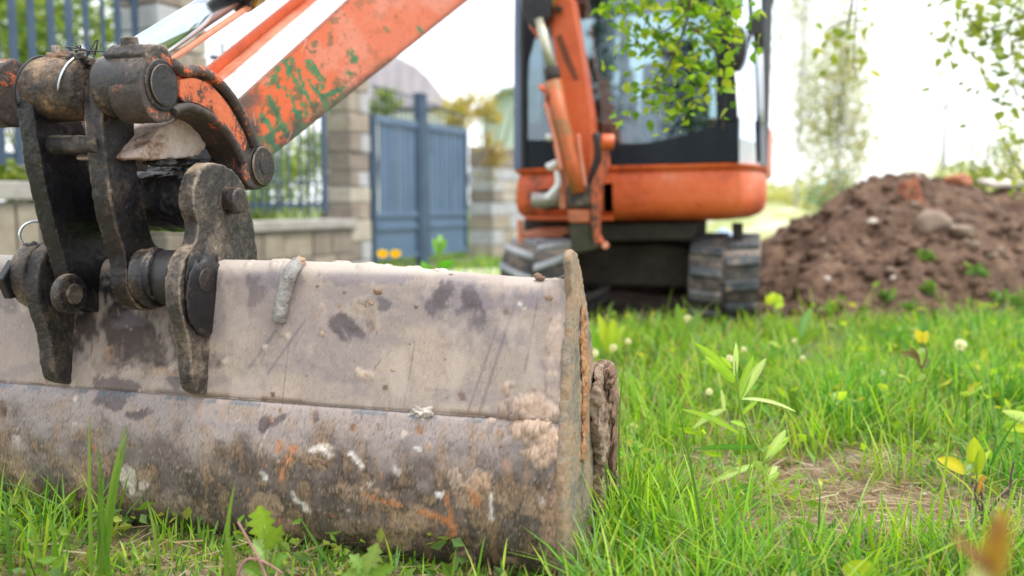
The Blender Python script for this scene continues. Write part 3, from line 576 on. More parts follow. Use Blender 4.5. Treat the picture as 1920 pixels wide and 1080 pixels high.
# right side plate, finely meshed for its paint wear
NA_, NB_ = 420, 150; a = np.linspace(0, 1, NA_)[:, None, None]; bb_ = np.linspace(0, 1, NB_)[None, :, None]
lo_ = b0-dirb*.16+(bE-(b0-dirb*.16))*a; hi_ = t0_-dirt*.10+(tE-(t0_-dirt*.10))*a; G = lo_*(1-bb_)+hi_*bb_
PX, PY = proj(G.reshape(-1, 3)); PX = PX.reshape(NA_, NB_); PY = PY.reshape(NA_, NB_)
wob = fbm(PX/22, PY/22, 5, 2)-.5; wob2 = fbm(PX/6, PY/6, 4, 4)-.5; fa = fbm(PX/60, PY/60, 5, 0); fb_ = fbm(PX/14, PY/14, 5, 3)
edge = np.broadcast_to(bb_[..., 0], PX.shape); WINAX = False
C = np.empty(PX.shape+(3,)); C[:] = (.66, .118, .034)
C = lay(C, (.68, .215, .135), sstep(520, 760, PX+fa*60)*.5); C = lay(C, (.70, .34, .26), sstep(.5, .65, fa)*.35)
C = lay(C, (.60, .11, .03), sstep(.55, .7, fb_)*.25)
grn = (.025, .19, .075)
for q in [(530, 115, 565, 175, 4), (545, 110, 535, 150, 4), (520, 130, 502, 160, 6), (503, 182, 520, 225, 4.5), (540, 170, 560, 235, 3.5), (556, 130, 580, 200, 3.5), (575, 118, 605, 165, 5), (584, 120, 604, 150, 3), (590, 165, 606, 195, 3.5), (565, 195, 575, 215, 6), (498, 225, 510, 250, 5), (604, 180, 640, 168, 4), (620, 175, 640, 165, 5), (655, 100, 662, 112, 7), (650, 135, 655, 140, 3), (720, 52, 724, 58, 3), (525, 235, 533, 250, 6), (548, 205, 560, 215, 5), (513, 150, 520, 165, 3.5), (575, 150, 590, 175, 3), (640, 178, 620, 195, 4), (487, 215, 492, 228, 4), (780, 50, 786, 58, 3), (530, 165, 536, 180, 3)]:
    C = lay(C, grn, seg(*q, n2=2.2)*.92)
C = lay(C, (.03, .12, .055), sstep(.58, .66, fb_+.18*np.exp(-((PX-560)/90)**2)*sstep(.25, .0, edge-.05))*.7*np.exp(-((PX-560)/130)**2))
dk = (.045, .033, .028)
C = lay(C, dk, seg(508, 292, 730, 120, 11, .9, 1.3)*.85); C = lay(C, (.20, .15, .11), seg(508, 292, 650, 185, 16, .9, 1.5)*.5*sstep(.4, .6, fb_))
C = lay(C, (.12, .05, .03), sstep(.10, .0, edge)*.75)
C = lay(C, (.07, .065, .06), seg(450, 190, 478, 182, 12, .8)*.8); C = lay(C, (.09, .07, .05), seg(455, 200, 490, 290, 12, .8)*.75); C = lay(C, dk, seg(548, 225, 556, 245, 9, .8, 1.6)*.6); C = lay(C, dk, seg(470, 240, 480, 290, 7, .8, 1.8)*.7)
C = lay(C, (.12, .04, .025), sstep(.72, .78, fbm(PX/5, PY/5, 3, 1))*.4)
C = lay(C, (.06, .045, .035), sstep(.97, 1., edge)*.6)
cw = np.exp(-(((PX-505)/62)**2+((PY-262)/42)**2)); C = lay(C, (.05, .045, .035), sstep(.50, .60, fb_*.6+fa*.25+cw*.22)*cw**.5*.9); C = lay(C, (.03, .13, .06), sstep(.57, .63, fbm(PX/11, PY/20, 4, 5)+cw*.08)*cw*.8)
cw = np.exp(-((PX-600)/70)**2)*sstep(.42, .05, edge); C = lay(C, (.03, .15, .065), sstep(.56, .61, fbm(PX/7+4, PY/14, 5, 0))*cw*.8); C = lay(C, (.05, .04, .03), sstep(.50, .57, fbm(PX/12+9, PY/9, 5, 2))*cw*.7)
for k in range(26):
    x0, y0 = rng.uniform(470, 860), rng.uniform(0, 250); C = lay(C, [(.7, .36, .28), (.25, .07, .03)][k % 2], seg(x0, y0, x0+rng.uniform(-10, 10), y0+rng.uniform(4, 24), rng.uniform(.7, 1.6), n2=1.5)*.5)
i, j = np.meshgrid(np.arange(NA_-1), np.arange(NB_-1), indexing='ij'); AF = np.stack([i*NB_+j, (i+1)*NB_+j, (i+1)*NB_+j+1, i*NB_+j+1], -1).reshape(-1, 4)
rgh = .34+.3*fb_; G = G+((fb_-.5)*.0012)[..., None]*Wv
ARM = obj('arm', G.reshape(-1, 3), AF, SHEET, EX, True, np.concatenate([C, rgh[..., None]], -1).reshape(-1, 4))
so2 = ARM.modifiers.new('thickness', 'SOLIDIFY'); so2.thickness = .010; so2.offset = 0
dw = Wv*(WLA-WR); lo0, lo1, hi0, hi1 = b0-dirb*.16, bE, t0_-dirt*.10, tE
up_ = np.cross(Wv, dirt); up_ = up_ if up_[2] > 0 else -up_
V, Fs = prism_vf([lo0+dw, lo1+dw, hi1+dw, hi0+dw], -Wv*.012); obj('side_plate', V, Fs, ORANGE, ARM)
TOPM = mat('top plate with painted sky glare', [(.3, (.42, .36, .33)), (.5, (.72, .68, .66)), (.8, (.82, .80, .79))], 3.5, .32, 0, .3, 90, .003, rough2=.6)  # plate coloured near-white to carry the sky's reflection
V, Fs = prism_vf([hi0-up_*.004, hi1-up_*.004, hi1+dw-up_*.004, hi0+dw-up_*.004], -up_*.010); obj('top_plate', V, Fs, TOPM, ARM)
V, Fs = prism_vf([lo0+up_*.004, lo1+up_*.004, lo1+dw+up_*.004, lo0+dw+up_*.004], up_*.010); obj('bottom_plate', V, Fs, ORANGE, ARM)
V, Fs = prism_vf([hi0+dw+up_*.028, hi1+dw+up_*.028, hi1+dw-up_*.002, hi0+dw-up_*.002], Wv*.012); bevel(obj('flange', V, Fs, ORANGE, ARM), .003)
V, Fs = prism_vf([hi0+dw+Wv*.05-up_*.003, hi1+dw+Wv*.05-up_*.003, hi1+dw+Wv*.014-up_*.003, hi0+dw+Wv*.014-up_*.003], up_*.004); obj('orange_strip', V, Fs, ORANGE_DUSTY, ARM)
# nose: boss round the bucket pin and the crumpled, muddy upper plates
V, Fs = tube_vf([lp(.104, -.815, .70), lp(.104, -1.12, .70)], .068, 36); nb_ = obj('nose_boss', V, Fs, CAST_DARK, ARM); lumpy(nb_, .004, .0025, .018, .003)
seal(lp(.104, -.812, .70), lp(.104, -.838, .70), .078, RUBBER2, ARM)
ns = [pw(262, 300, WR), pw(330, 296, WR), pw(372, 290, WR), pw(420, 262, WR), pw(452, 190, WR), pw(500, 250, WR), pw(512, 292, WR), pw(470, 350, WR), pw(400, 420, WR), pw(345, 400, WR)]
V, Fs = prism_vf(ns[3:], dw); lumpy(obj('nose_casting', V, Fs, CAST_DARK, ARM), .005, .003, .02, .004)
NM = mat('flaking muddy plate', [(.3, (.16, .09, .06)), (.42, (.46, .33, .26)), (.55, (.62, .49, .43)), (.75, (.72, .61, .55))], 12, .7, 0, 1, 60, .008)
V, Fs = prism_vf([pw(252, 298, WR), pw(300, 240, WR), pw(345, 215, WR), pw(372, 226, WR), pw(398, 262, WR), pw(372, 292, WR), pw(310, 300, WR)], dw*.9); np_ = obj('nose_plate', V, Fs, NM, ARM); lumpy(np_, .004, .003, .025, .004)
for k, (x, y, rx, ry) in enumerate([(285, 262, .03, .014), (300, 305, .03, .010), (350, 305, .03, .012)]):
    blob('mud_clump', pw(x, y, WR-.01), (rx, ry), Zv*.8-Uv*.5+Wv*.3, .008, [NM, CAST_DARK][k > 0], ARM, seed=k+60, rough=.6)

# bucket cylinder
c0, c1 = lp(TU+.03, -1.0, TZ+.02), None
r0 = pw(268, 95, -1.0); r1 = pw(410, 5, -1.0); rd = (r1-r0)/np.linalg.norm(r1-r0); rg = pw(452, 8, -1.0); r2 = r0+rd*(np.linalg.norm(rg-r0))
CY = cyl('cylinder_rod', r0-rd*.10, r2, .034, CHROME, EX, 48, bv=0)
cyl('cylinder_gland', r2, r2+rd*.07, .060, YELLOW, CY, 36); cyl('gland_collar', r2+rd*.005, r2-rd*.012, .050, CAST_DARK, CY, 36); cyl('cylinder_barrel', r2+rd*.07, r2+rd*.75, .052, ORANGE, CY, 36)
hp = r0-rd*.0+np.cross(rd, Wv)*0-Zv*.050+Wv*.02
tube('guard_strip', [hp-rd*.06, hp+rd*.30, r2+rd*.1-Zv*.050+Wv*.02], .008, ORANGE_DUSTY, CY, 10)

# ------------------------------------------------------------ excavator: machine
UF = 3.5
def pul(pts, u): return [pu(x, y, u) for x, y in pts]
def tilt(w_): return .020*(w_+1.09)/1.33
plan = [(-1.10, 3.62), (-1.085, 3.53), (-1.05, 3.50), (-.5, 3.49), (.17, 3.50), (.225, 3.515), (.262, 3.56), (.33, 3.75), (.385, 4.0), (.40, 4.3), (.40, 4.8), (.30, 5.05), (.0, 5.2), (-.7, 5.2), (-1.0, 5.05), (-1.10, 4.8)]
pc = np.mean(plan, 0)
def loft(rings, plan, mt, name, parent, hw=.75, **k):
    V = []; n_ = len(plan)
    for z, d in rings:
        for q in plan:
            dv = np.array(q)-pc; dv = dv*(1-d/np.maximum(np.abs(dv), hw)); w_, u_ = pc+dv; V.append(L(u_, w_, z+tilt(w_)))
    Fs = [tuple(range(n_))[::-1], tuple(range((len(rings)-1)*n_, len(rings)*n_))]
    for r_ in range(len(rings)-1):
        for i in range(n_): Fs.append((r_*n_+i, r_*n_+(i+1) % n_, (r_+1)*n_+(i+1) % n_, (r_+1)*n_+i))
    return obj(name, V, Fs, mt, parent, **k)
BODY = loft([(.572, .20), (.580, .11), (.605, .04), (.64, .01), (.70, 0), (.80, .004), (.850, .014), (.862, .022), (.872, .004), (.880, -.004), (.893, -.006), (.900, .012), (.902, .05)], plan, ORANGE, 'body', EX)
def cut(o, V, Fs, m_):
    """cut a real opening, then throw the cutter away"""
    c_ = obj('cutter', V, Fs, m_); bm_ = o.modifiers.new('cut', 'BOOLEAN'); bm_.object = c_; bm_.solver = 'EXACT'; bm_.operation = 'DIFFERENCE'
    bpy.context.view_layer.update(); dg = bpy.context.evaluated_depsgraph_get(); me = bpy.data.meshes.new_from_object(o.evaluated_get(dg)); o.modifiers.remove(bm_); o.data = me
    mc = c_.data; bpy.data.objects.remove(c_); bpy.data.meshes.remove(mc)
BODY.data.materials.append(RUBBER2)
hp = pul([(996, 372), (1000, 358), (1015, 354), (1060, 356), (1060, 392), (1015, 392), (1001, 386)], UF-.1); V, Fs = prism_vf(hp, Uv*.4); cut(BODY, V, Fs, RUBBER2)
hp = pul([(1126, 343), (1143, 343), (1145, 398), (1126, 398)], UF-.1); V, Fs = prism_vf(hp, Uv*.4); cut(BODY, V, Fs, RUBBER2)
BODY.data.polygons.foreach_set('use_smooth', [True]*len(BODY.data.polygons)); BODY.data.set_sharp_from_angle(angle=R(40)); BODY.data.materials[0] = mat('scuffed orange body paint', [(.28, (.20, .05, .02)), (.38, (.50, .08, .02)), (.5, (.66, .115, .026)), (.62, (.68, .14, .04)), (.8, (.66, .26, .16))], 3.2, .4, 0, .3, 40, .004, rough2=.65)
dpatch = pul([(1265, 350), (1300, 345), (1322, 352), (1310, 368), (1278, 370)], UF-.012)
V, Fs = prism_vf(pul([(985, 405), (1150, 405), (1150, 413), (985, 411)], UF-.006), Uv*.02); obj('lower_lip', V, Fs, ORANGE, BODY)
# engine cover behind, counterweight
V, Fs = prism_vf([L(4.75, -1.08, .86), L(5.35, -1.0, .86), L(5.35, -1.0, 1.25), L(4.75, -1.08, 1.30)], Wv*1.45); bevel(obj('engine_cover', V, Fs, ORANGE, EX), .05, 3)

# cab
CAB = empty('cab', L(4.0, -.4, .9)); CAB.parent = EX; CAB.location = WPOS[CAB]-WPOS[EX]
def fp(name, pts, u, th, m_, parent=CAB, bv=.006, **k):
    V, Fs = prism_vf(pul(pts, u), Uv*th); o = obj(name, V, Fs, m_, parent, **k)
    if bv: bevel(o, bv)
    return o
ZT = -170
fp('front_pillar', [(963, 318), (963, 60), (967, ZT), (979, ZT), (976, 60), (977, 318)], 3.50, .05, BLUEGREY)
fp('door_seal', [(977, 318), (976, 60), (979, ZT), (984, ZT), (982, 60), (983, 318)], 3.50, .04, RUBBER2, bv=0)
fp('front_pillar', [(983, 318), (982, 60), (984, ZT), (1000, ZT), (1004, 60), (990, 110), (988, 150), (988, 262), (990, 318)], 3.505, .05, BLACKP)
lower = [(990, 317), (989, 262), (1060, 263), (1152, 270), (1215, 268), (1262, 258), (1300, 248), (1344, 233), (1384, 226), (1386, 303)]
fp('lower_panel', lower, 3.503, .05, BLACKP)
fp('front_pillar', [(1344, 232), (1341, 150), (1337, 0), (1330, ZT), (1365, ZT), (1371, 0), (1379, 150), (1384, 225)], 3.503, .06, BLACKP)
wg = fp('wiper_arm', [(1352, 245), (1366, 100), (1370, 100), (1358, 245)], 3.49, .008, DARKM, bv=0)
GLASS = glass_mat('tinted cab glass', (.52, .64, .68), .13); GLASS2 = glass_mat('clear side glass', (.82, .88, .92), .16)
fp('windscreen', [(986, 264), (986, ZT), (1345, ZT), (1345, 236), (1260, 262), (1150, 274)], 3.52, .006, GLASS, bv=0)
# right side door: posts and glass, plan follows the body
def sidep(name, w0, u0, w1, u1, z0, z1, th, m_, **k):
    V, Fs = prism_vf([L(u0, w0, z0), L(u1, w1, z0), L(u1, w1, z1), L(u0, w0, z1)], -Wv*th); return obj(name, V, Fs, m_, CAB, **k)
sidep('side_glass', .236, 3.54, .345, 4.08, 1.06, 2.02, .006, GLASS2); sidep('side_panel', .236, 3.54, .345, 4.08, .918, 1.058, .02, mat('grey side panel', [(.3, (.42, .47, .50)), (.7, (.55, .60, .62))], 3, .35, 0, .1, 40, .002))
sidep('rear_pillar', .352, 4.08, .40, 4.34, .92, 2.02, .04, BLACKP); sidep('rear_glass', .40, 4.36, .40, 4.72, 1.0, 2.0, .006, GLASS2); sidep('rear_pillar', .40, 4.72, .39, 4.8, .92, 2.02, .04, BLACKP)
sidep('side_glass', -1.085, 3.56, -1.085, 4.3, 1.0, 2.02, -.006, GLASS2); sidep('rear_pillar', -1.09, 4.3, -1.09, 4.42, .9, 2.02, -.05, BLACKP)
V, Fs = prism_vf([L(3.48, -1.12, 2.03), L(3.48, .25, 2.05), L(4.0, .40, 2.05), L(4.82, .42, 2.05), L(4.82, -1.12, 2.03)], Zv*.09); bevel(obj('roof', V, Fs, BLACKP, CAB), .03, 3)
V, Fs = prism_vf([L(4.78, -1.08, .92), L(4.78, .38, .92), L(4.78, .38, 1.12), L(4.78, -1.08, 1.12)], Uv*.03); obj('rear_panel', V, Fs, BLACKP, CAB)
for w_ in (-1.05, -.62, .30): V, Fs = box_vf(L(4.8, w_, 1.56), Wv*.035, Uv*.02, Zv*.46); obj('rear_pillar', V, Fs, BLACKP, CAB)
SEAT = box('seat', L(4.25, -.22, 1.06), Wv*.24, Uv*.22, Zv*.06, mat('grey seat cloth', [(.3, (.05, .06, .075)), (.7, (.11, .12, .14))], 30, .9, 0, .5, 200, .003), CAB, .03)
box('seat_back', L(4.50, -.22, 1.36), Wv*.23, Uv*.06+Zv*.01, Zv*.30-Uv*.0+Uv*.06, SEAT.data.materials[0], SEAT, .03); box('headrest', L(4.56, -.22, 1.74), Wv*.12, Uv*.04, Zv*.07, SEAT.data.materials[0], SEAT, .02)
for w_ in (-.66, -.08):
    c_ = box('console', L(4.05, w_, 1.02), Wv*.07, Uv*.2, Zv*.10, flat('grey console', (.16, .18, .22), .6), CAB, .02)
    tube('control_lever', smooth_path([L(3.92, w_, 1.1), L(3.89, w_, 1.18), L(3.87, w_+.01, 1.28)], 5), .013, RUBBER2, c_)
V, Fs = tube_vf([L(3.85, -.34, .93), L(3.80, -.34, 1.18)], .018); obj('travel_lever', V, Fs, RUBBER2, CAB)
V, Fs = prism_vf([pu(1193, 268, 3.8), pu(1236, 266, 3.8), pu(1240, 205, 3.8), pu(1228, 165, 3.8), pu(1205, 190, 3.8)], Uv*.14); lumpy(obj('lever_gaiter', V, Fs, mat('beige cloth', [(.3, (.22, .20, .20)), (.7, (.40, .37, .37))], 14, .9, 0, .6, 40, .01), CAB), .012, .01, .05)
CUPC = empty('cloth_bag', pu(1178, 268, 3.72), label='small pink cloth bag lying inside the cab behind the windscreen', category='bag')
bg_ = pu(1180, 240, 3.62); V, Fs = rock_vf(bg_, .066, (.9, .8, 1.25), 3, .4, 5); obj('bag_body', V, Fs, flat('pink cloth', (.85, .14, .18), .8), CUPC, True); V, Fs = tube_vf([bg_+Zv*.06, bg_+Zv*.095], [.02, .028], 12); obj('bag_neck', V, Fs, flat('pink cloth', (.72, .2, .24), .8), CUPC, True)
# mirror, handrail
MB_ = fp('mirror_bracket', [(1398, -60), (1404, 30), (1400, 62), (1412, 66), (1432, 62), (1434, -60), (1428, -60), (1427, 22), (1420, 32), (1412, 28), (1408, -60)], 3.42, .02, RUBBER2, CAB)
mc_ = pu(1384, 92, 3.44); V = []; 
for d_, r_ in ((-.012, .9), (0, 1), (.03, .92), (.045, .5)):
    for a in np.linspace(0, 2*math.pi, 28, endpoint=False): V.append(mc_+Uv*d_+Wv*.050*r_*math.cos(a)+Zv*.125*r_*math.sin(a))
Fs = [tuple(range(28))[::-1], tuple(range(84, 112))]+[(r_*28+i, r_*28+(i+1) % 28, (r_+1)*28+(i+1) % 28, (r_+1)*28+i) for r_ in range(3) for i in range(28)]
MIR = obj('mirror', V, Fs, RUBBER2, CAB, True); tube('mirror_arm', [pu(1398, 100, 3.45), pu(1408, 60, 3.43)], .012, RUBBER2, MIR)
tube('mirror_rim', [mc_-Uv*.012+Wv*.050*.98*math.cos(a)+Zv*.122*math.sin(a) for a in np.linspace(R(-70), R(100), 20)], .006, flat('grey rim', (.4, .46, .55), .3), MIR)
fp('handrail_bracket', [(1412, 62), (1432, 62), (1436, 98), (1428, 104), (1414, 92)], 3.5, .03, RUBBER2, CAB)
tube('handrail', pul([(1426, 92), (1428, 200), (1430, 232)], 3.5), .012, flat('pale rail', (.62, .62, .68), .3), CAB); tube('rail_seal', pul([(1416, 92), (1419, 160), (1421, 232)], 3.51), .007, RUBBER2, CAB)
fp('lower_post', [(1415, 226), (1423, 226), (1425, 300), (1418, 308)], 3.5, .03, BLACKP, CAB); fp('rail_cover', [(1424, 226), (1434, 232), (1436, 296), (1436, 312), (1424, 310)], 3.51, .03, flat('grey violet cover', (.30, .31, .36), .4), CAB)

# boom, boom cylinder and swing post in front of the cab
BP = pul([(1030, -10), (1030, 42), (1042, 114), (1056, 183), (1068, 260), (1078, 350), (1108, 350), (1111, 255), (1110, 220), (1095, 122), (1083, 53), (1072, -10)], 3.26)
V, Fs = prism_vf(BP, Uv*.16); BOOM = bevel(obj('boom', V, Fs, ORANGE, EX), .01, 3)
V, Fs = prism_vf(pul([(1043, 70), (1052, 62), (1068, 105), (1085, 148), (1076, 150), (1060, 118)], 3.255), Uv*.01); obj('boom_patch', V, Fs, mat('dark brown boom patch', [(.3, (.10, .03, .015)), (.7, (.25, .06, .02))], 8, .6), BOOM)  # dark brown plate on the boom's front face
top = [pu(1050, -8, 3.34), pu(1040, -120, 3.2), pu(1010, -330, 2.9), L(2.55, -.93, 2.35), L(2.1, -.95, 1.98), L(1.92, -.95, 1.66)]
V, Fs = tube_vf(smooth_path(top, 8), .085, 4); bevel(obj('boom_upper', V, Fs, ORANGE, BOOM), .01)
fp('cylinder_bracket', [(975, -30), (978, 20), (992, 48), (1016, 52), (1032, 30), (1032, -30)], 3.15, .10, CAST_DARK, BOOM, .01); fp('bracket_wear', [(1018, -20), (1020, 14), (1034, 22), (1046, -20)], 3.20, .04, YELLOW, BOOM)
cyl('boom_pin', pu(1048, 17, 3.22), pu(1048, 17, 3.28), .020, CAST_DARK, BOOM)
tube('bracket_tie', pul([(994, 44), (1006, 62), (1012, 72)], 3.2), .014, ORANGE, BOOM)
BC = obj('boom_cylinder', *tube_vf(pul([(1036, 152), (1052, 232), (1072, 300), (1086, 362)], 3.16), .049, 26), mat('orange cylinder with olive wear', [(.3, (.20, .12, .05)), (.48, (.33, .14, .05)), (.56, (.52, .11, .03)), (.8, (.62, .16, .05))], 5, .4, 0, .3, 60, .003), EX, True)
tube('cylinder_rod', pul([(1010, 36), (1024, 86), (1038, 140)], 3.16), .027, mat('dull hydraulic rod', [(.3, (.28, .25, .17)), (.7, (.62, .60, .48))], 6, .25, .6, .1, 60, .001), BC, 20)
tube('cylinder_gland', pul([(1034, 128), (1038, 156)], 3.16), .044, DARKM, BC, 20); cyl('trunnion', pu(1038, 184, 3.13), pu(1038, 184, 3.18), .052, ORANGE, BC); cyl('trunnion_plate', pu(1038, 184, 3.122), pu(1038, 184, 3.13), .042, ORANGE_WORN, BC)
tube('hose_port', pul([(1012, 160), (1022, 172)], 3.12), .014, ORANGE, BC); tube('steel_pipe', smooth_path(pul([(1022, 195), (1028, 215), (1040, 260), (1052, 320)], 3.12), 5), .011, ORANGE_DUSTY, BC)
SP = empty('swing_post', pu(1090, 450, 3.2)); SP.parent = EX; SP.location = WPOS[SP]-WPOS[EX]
fp('casting', [(1060, 346), (1112, 346), (1108, 392), (1064, 392)], 3.14, .28, CAST_DARK, SP, .02); fp('yellow_band', [(1063, 394), (1107, 394), (1105, 418), (1066, 418)], 3.13, .3, YELLOW, SP, .01); fp('base', [(1066, 420), (1106, 420), (1108, 470), (1072, 478)], 3.14, .3, mat('olive black casting', [(.3, (.02, .022, .01)), (.7, (.06, .055, .03))], 12, .6), SP, .01)
fp('side_bracket', [(1108, 345), (1128, 300), (1126, 262), (1140, 262), (1142, 310), (1126, 360), (1124, 440), (1132, 455), (1116, 458), (1108, 420)], 3.12, .05, ORANGE_WORN, SP, .01); SP.children[-1].data.materials[0] = mat('scuffed orange bracket', [(.3, (.25, .09, .05)), (.5, (.50, .14, .06)), (.8, (.62, .28, .18))], 6, .5)
fp('side_bracket', [(1036, 268), (1050, 272), (1062, 350), (1062, 392), (1048, 392), (1050, 340)], 3.2, .05, ORANGE_DUSTY, SP, .01)
cyl('pivot_pin', pu(1128, 266, 3.10), pu(1150, 266, 3.12), .042, ORANGE, SP); cyl('pivot_pin', pu(1135, 460, 3.08), pu(1135, 460, 3.12), .02, ORANGE_DUSTY, SP)
tube('hose', smooth_path(pul([(1118, 250), (1122, 290), (1112, 330), (1108, 352)], 3.2), 6), .026, RUBBER2, SP); tube('hose', smooth_path(pul([(1084, 252), (1090, 300), (1098, 350)], 3.14), 6), .010, ORANGE_DUSTY, SP)
for pts, r_ in (([(1024, 257), (1036, 258)], .020), ([(1026, 314), (1046, 305)], .022), ([(1044, 320), (1046, 345), (1034, 362), (1024, 372)], .018)): tube('hose_fitting', smooth_path(pul(pts, 3.16), 5), r_, WHITE_FIT, SP)
tube('swing_cylinder', pul([(1000, 376), (1030, 374), (1062, 370)], 3.38), .045, mat('bare steel cylinder', [(.3, (.22, .20, .18)), (.7, (.60, .56, .54))], 14, .3, .5, .2, 60, .002), SP, 20)

# undercarriage and tracks
UC = empty('undercarriage', L(4.3, -.4, .2)); UC.parent = EX; UC.location = WPOS[UC]-WPOS[EX]
cyl('slew_ring', L(4.3, -.38, .44), L(4.3, -.38, .60), .40, DARKM, UC, 40); V, Fs = prism_vf([L(3.62, -.78, .56), L(3.62, .02, .58), L(3.62, -.03, .47), L(3.62, -.74, .45)], Uv*.9); bevel(obj('upper_frame', V, Fs, DARKM, UC), .02)
V, Fs = prism_vf([L(3.85, -1.12, .585), L(3.85, -.70, .585), L(3.85, -.70, .46), L(3.85, -1.12, .47)], Uv*.8); obj('side_frame', V, Fs, DARKM, UC)
V, Fs = prism_vf([L(3.8, -.80, .17), L(3.8, .02, .17), L(3.8, .02, .40), L(3.8, -.25, .44), L(3.8, -.80, .42)], Uv*.14); bevel(obj('cross_member', V, Fs, mat('brown soiled steel', [(.3, (.012, .009, .008)), (.7, (.055, .038, .030))], 6, .8, 0, .6, 40, .01), UC), .02)
V, Fs = prism_vf([L(4.2, -.80, .15), L(4.2, .02, .15), L(4.2, .02, .44), L(4.2, -.80, .44)], Uv*.3); obj('centre_frame', V, Fs, DARKM, UC)
V, Fs = prism_vf([L(5.2, -1.1, -.05), L(5.2, .36, -.05), L(5.25, .36, .36), L(5.25, -1.1, .36)], Uv*.04); obj('dozer_blade', V, Fs, DARKM, UC)
rt_ = .245; u0_, u1_ = 3.80, 5.0; zc = GZ+.245+.004; Lp = 2*(u1_-u0_)+2*math.pi*rt_
def belt(s_, r_=rt_):
    s_ %= Lp; a_ = u1_-u0_; h_ = math.pi*rt_
    if s_ < a_: return u0_+s_, zc-r_, -math.pi/2
    s_ -= a_
    if s_ < h_: q = -math.pi/2+s_/rt_; return u1_+r_*math.cos(q), zc+r_*math.sin(q), q
    s_ -= h_
    if s_ < a_: return u1_-s_, zc+r_, math.pi/2
    s_ -= a_; q = math.pi/2+s_/rt_; return u0_+r_*math.cos(q), zc+r_*math.sin(q), q
LUGL = mat('blue grey lug rubber paled as lit', [(.3, (.22, .23, .26)), (.5, (.40, .41, .46)), (.7, (.56, .53, .52))], 9, .75, 0, .4, 80, .003)  # left track's lugs, colour paled to look lit
for wl, wr, lb in ((-1.150, -.735, 'left'), (-.040, .370, 'right')):
    u0_, u1_ = (3.62, 4.82) if lb == 'left' else (3.80, 5.0)
    T = empty('track', L(4.4, (wl+wr)/2, GZ)); T.parent = EX; T.location = WPOS[T]-WPOS[EX]
    N_ = 80; V = []; Fs = []
    for i in range(N_):
        for r_, w_ in ((rt_-.022, wl), (rt_-.022, wr), (rt_-.055, wr), (rt_-.055, wl)):
            u_, z_, _ = belt(Lp*i/N_, r_); V.append(L(u_, w_, z_))
    for i in range(N_):
        for k in range(4): a_, b_ = i*4+k, i*4+(k+1) % 4; c_, d_ = ((i+1) % N_)*4+(k+1) % 4, ((i+1) % N_)*4+k; Fs.append((a_, b_, c_, d_))
    obj('belt', V, Fs, RUBBER, T)
    mid = (wl+wr)/2; hw = (wr-wl)/2; ns_ = 26
    for i in range(ns_):
        for sgn in (-1, 1):
            s_ = Lp*(i+(.0 if sgn < 0 else .5))/ns_
            pts = []
            for f_, ds in (((.02, .055), (.5, .02), (1., -.035)) if lb == 'left' else ((.06, .008), (.5, .0), (.97, -.012))):
                for e_ in ((-.026, .026) if lb == 'left' else (-.034, .034)):
                    for r_ in (rt_-.024, rt_+(.008 if f_ > .02 else .006)):
                        u_, z_, _ = belt(s_+ds+e_*(1 if r_ < rt_-.01 else .75), r_); pts.append(L(u_, mid+sgn*hw*f_, z_))
            Fs = []
            for k in range(2):
                o_ = k*4; Fs += [(o_, o_+1, o_+5, o_+4), (o_+1, o_+3, o_+7, o_+5), (o_+3, o_+2, o_+6, o_+7), (o_+2, o_, o_+4, o_+6)]
            Fs += [(0, 2, 3, 1), (8, 9, 11, 10)]
            bevel(obj('lug', pts, Fs, LUGL if lb == 'left' else LUGM, T), .006)
    for u_ in (u0_, u1_): cyl('wheel', L(u_, wl+.06, zc), L(u_, wr-.06, zc), .18, DARKM, T, 24)
    for u_ in (4.1, 4.4, 4.7): cyl('roller', L(u_, wl+.08, .10), L(u_, wr-.08, .10), .07, DARKM, T, 18)
fp('fender', [(975, 436), (1010, 428), (1064, 424), (1070, 436), (1050, 446), (980, 446)], 3.70, .2, ORANGE_DUSTY, UC, .01); fp('step_post', [(969, 412), (979, 412), (981, 456), (970, 456)], 3.5, .03, ORANGE_DUSTY, UC)
fp('step_post', [(1372, 418), (1393, 418), (1393, 452), (1374, 452)], 3.75, .04, DARKM, UC)

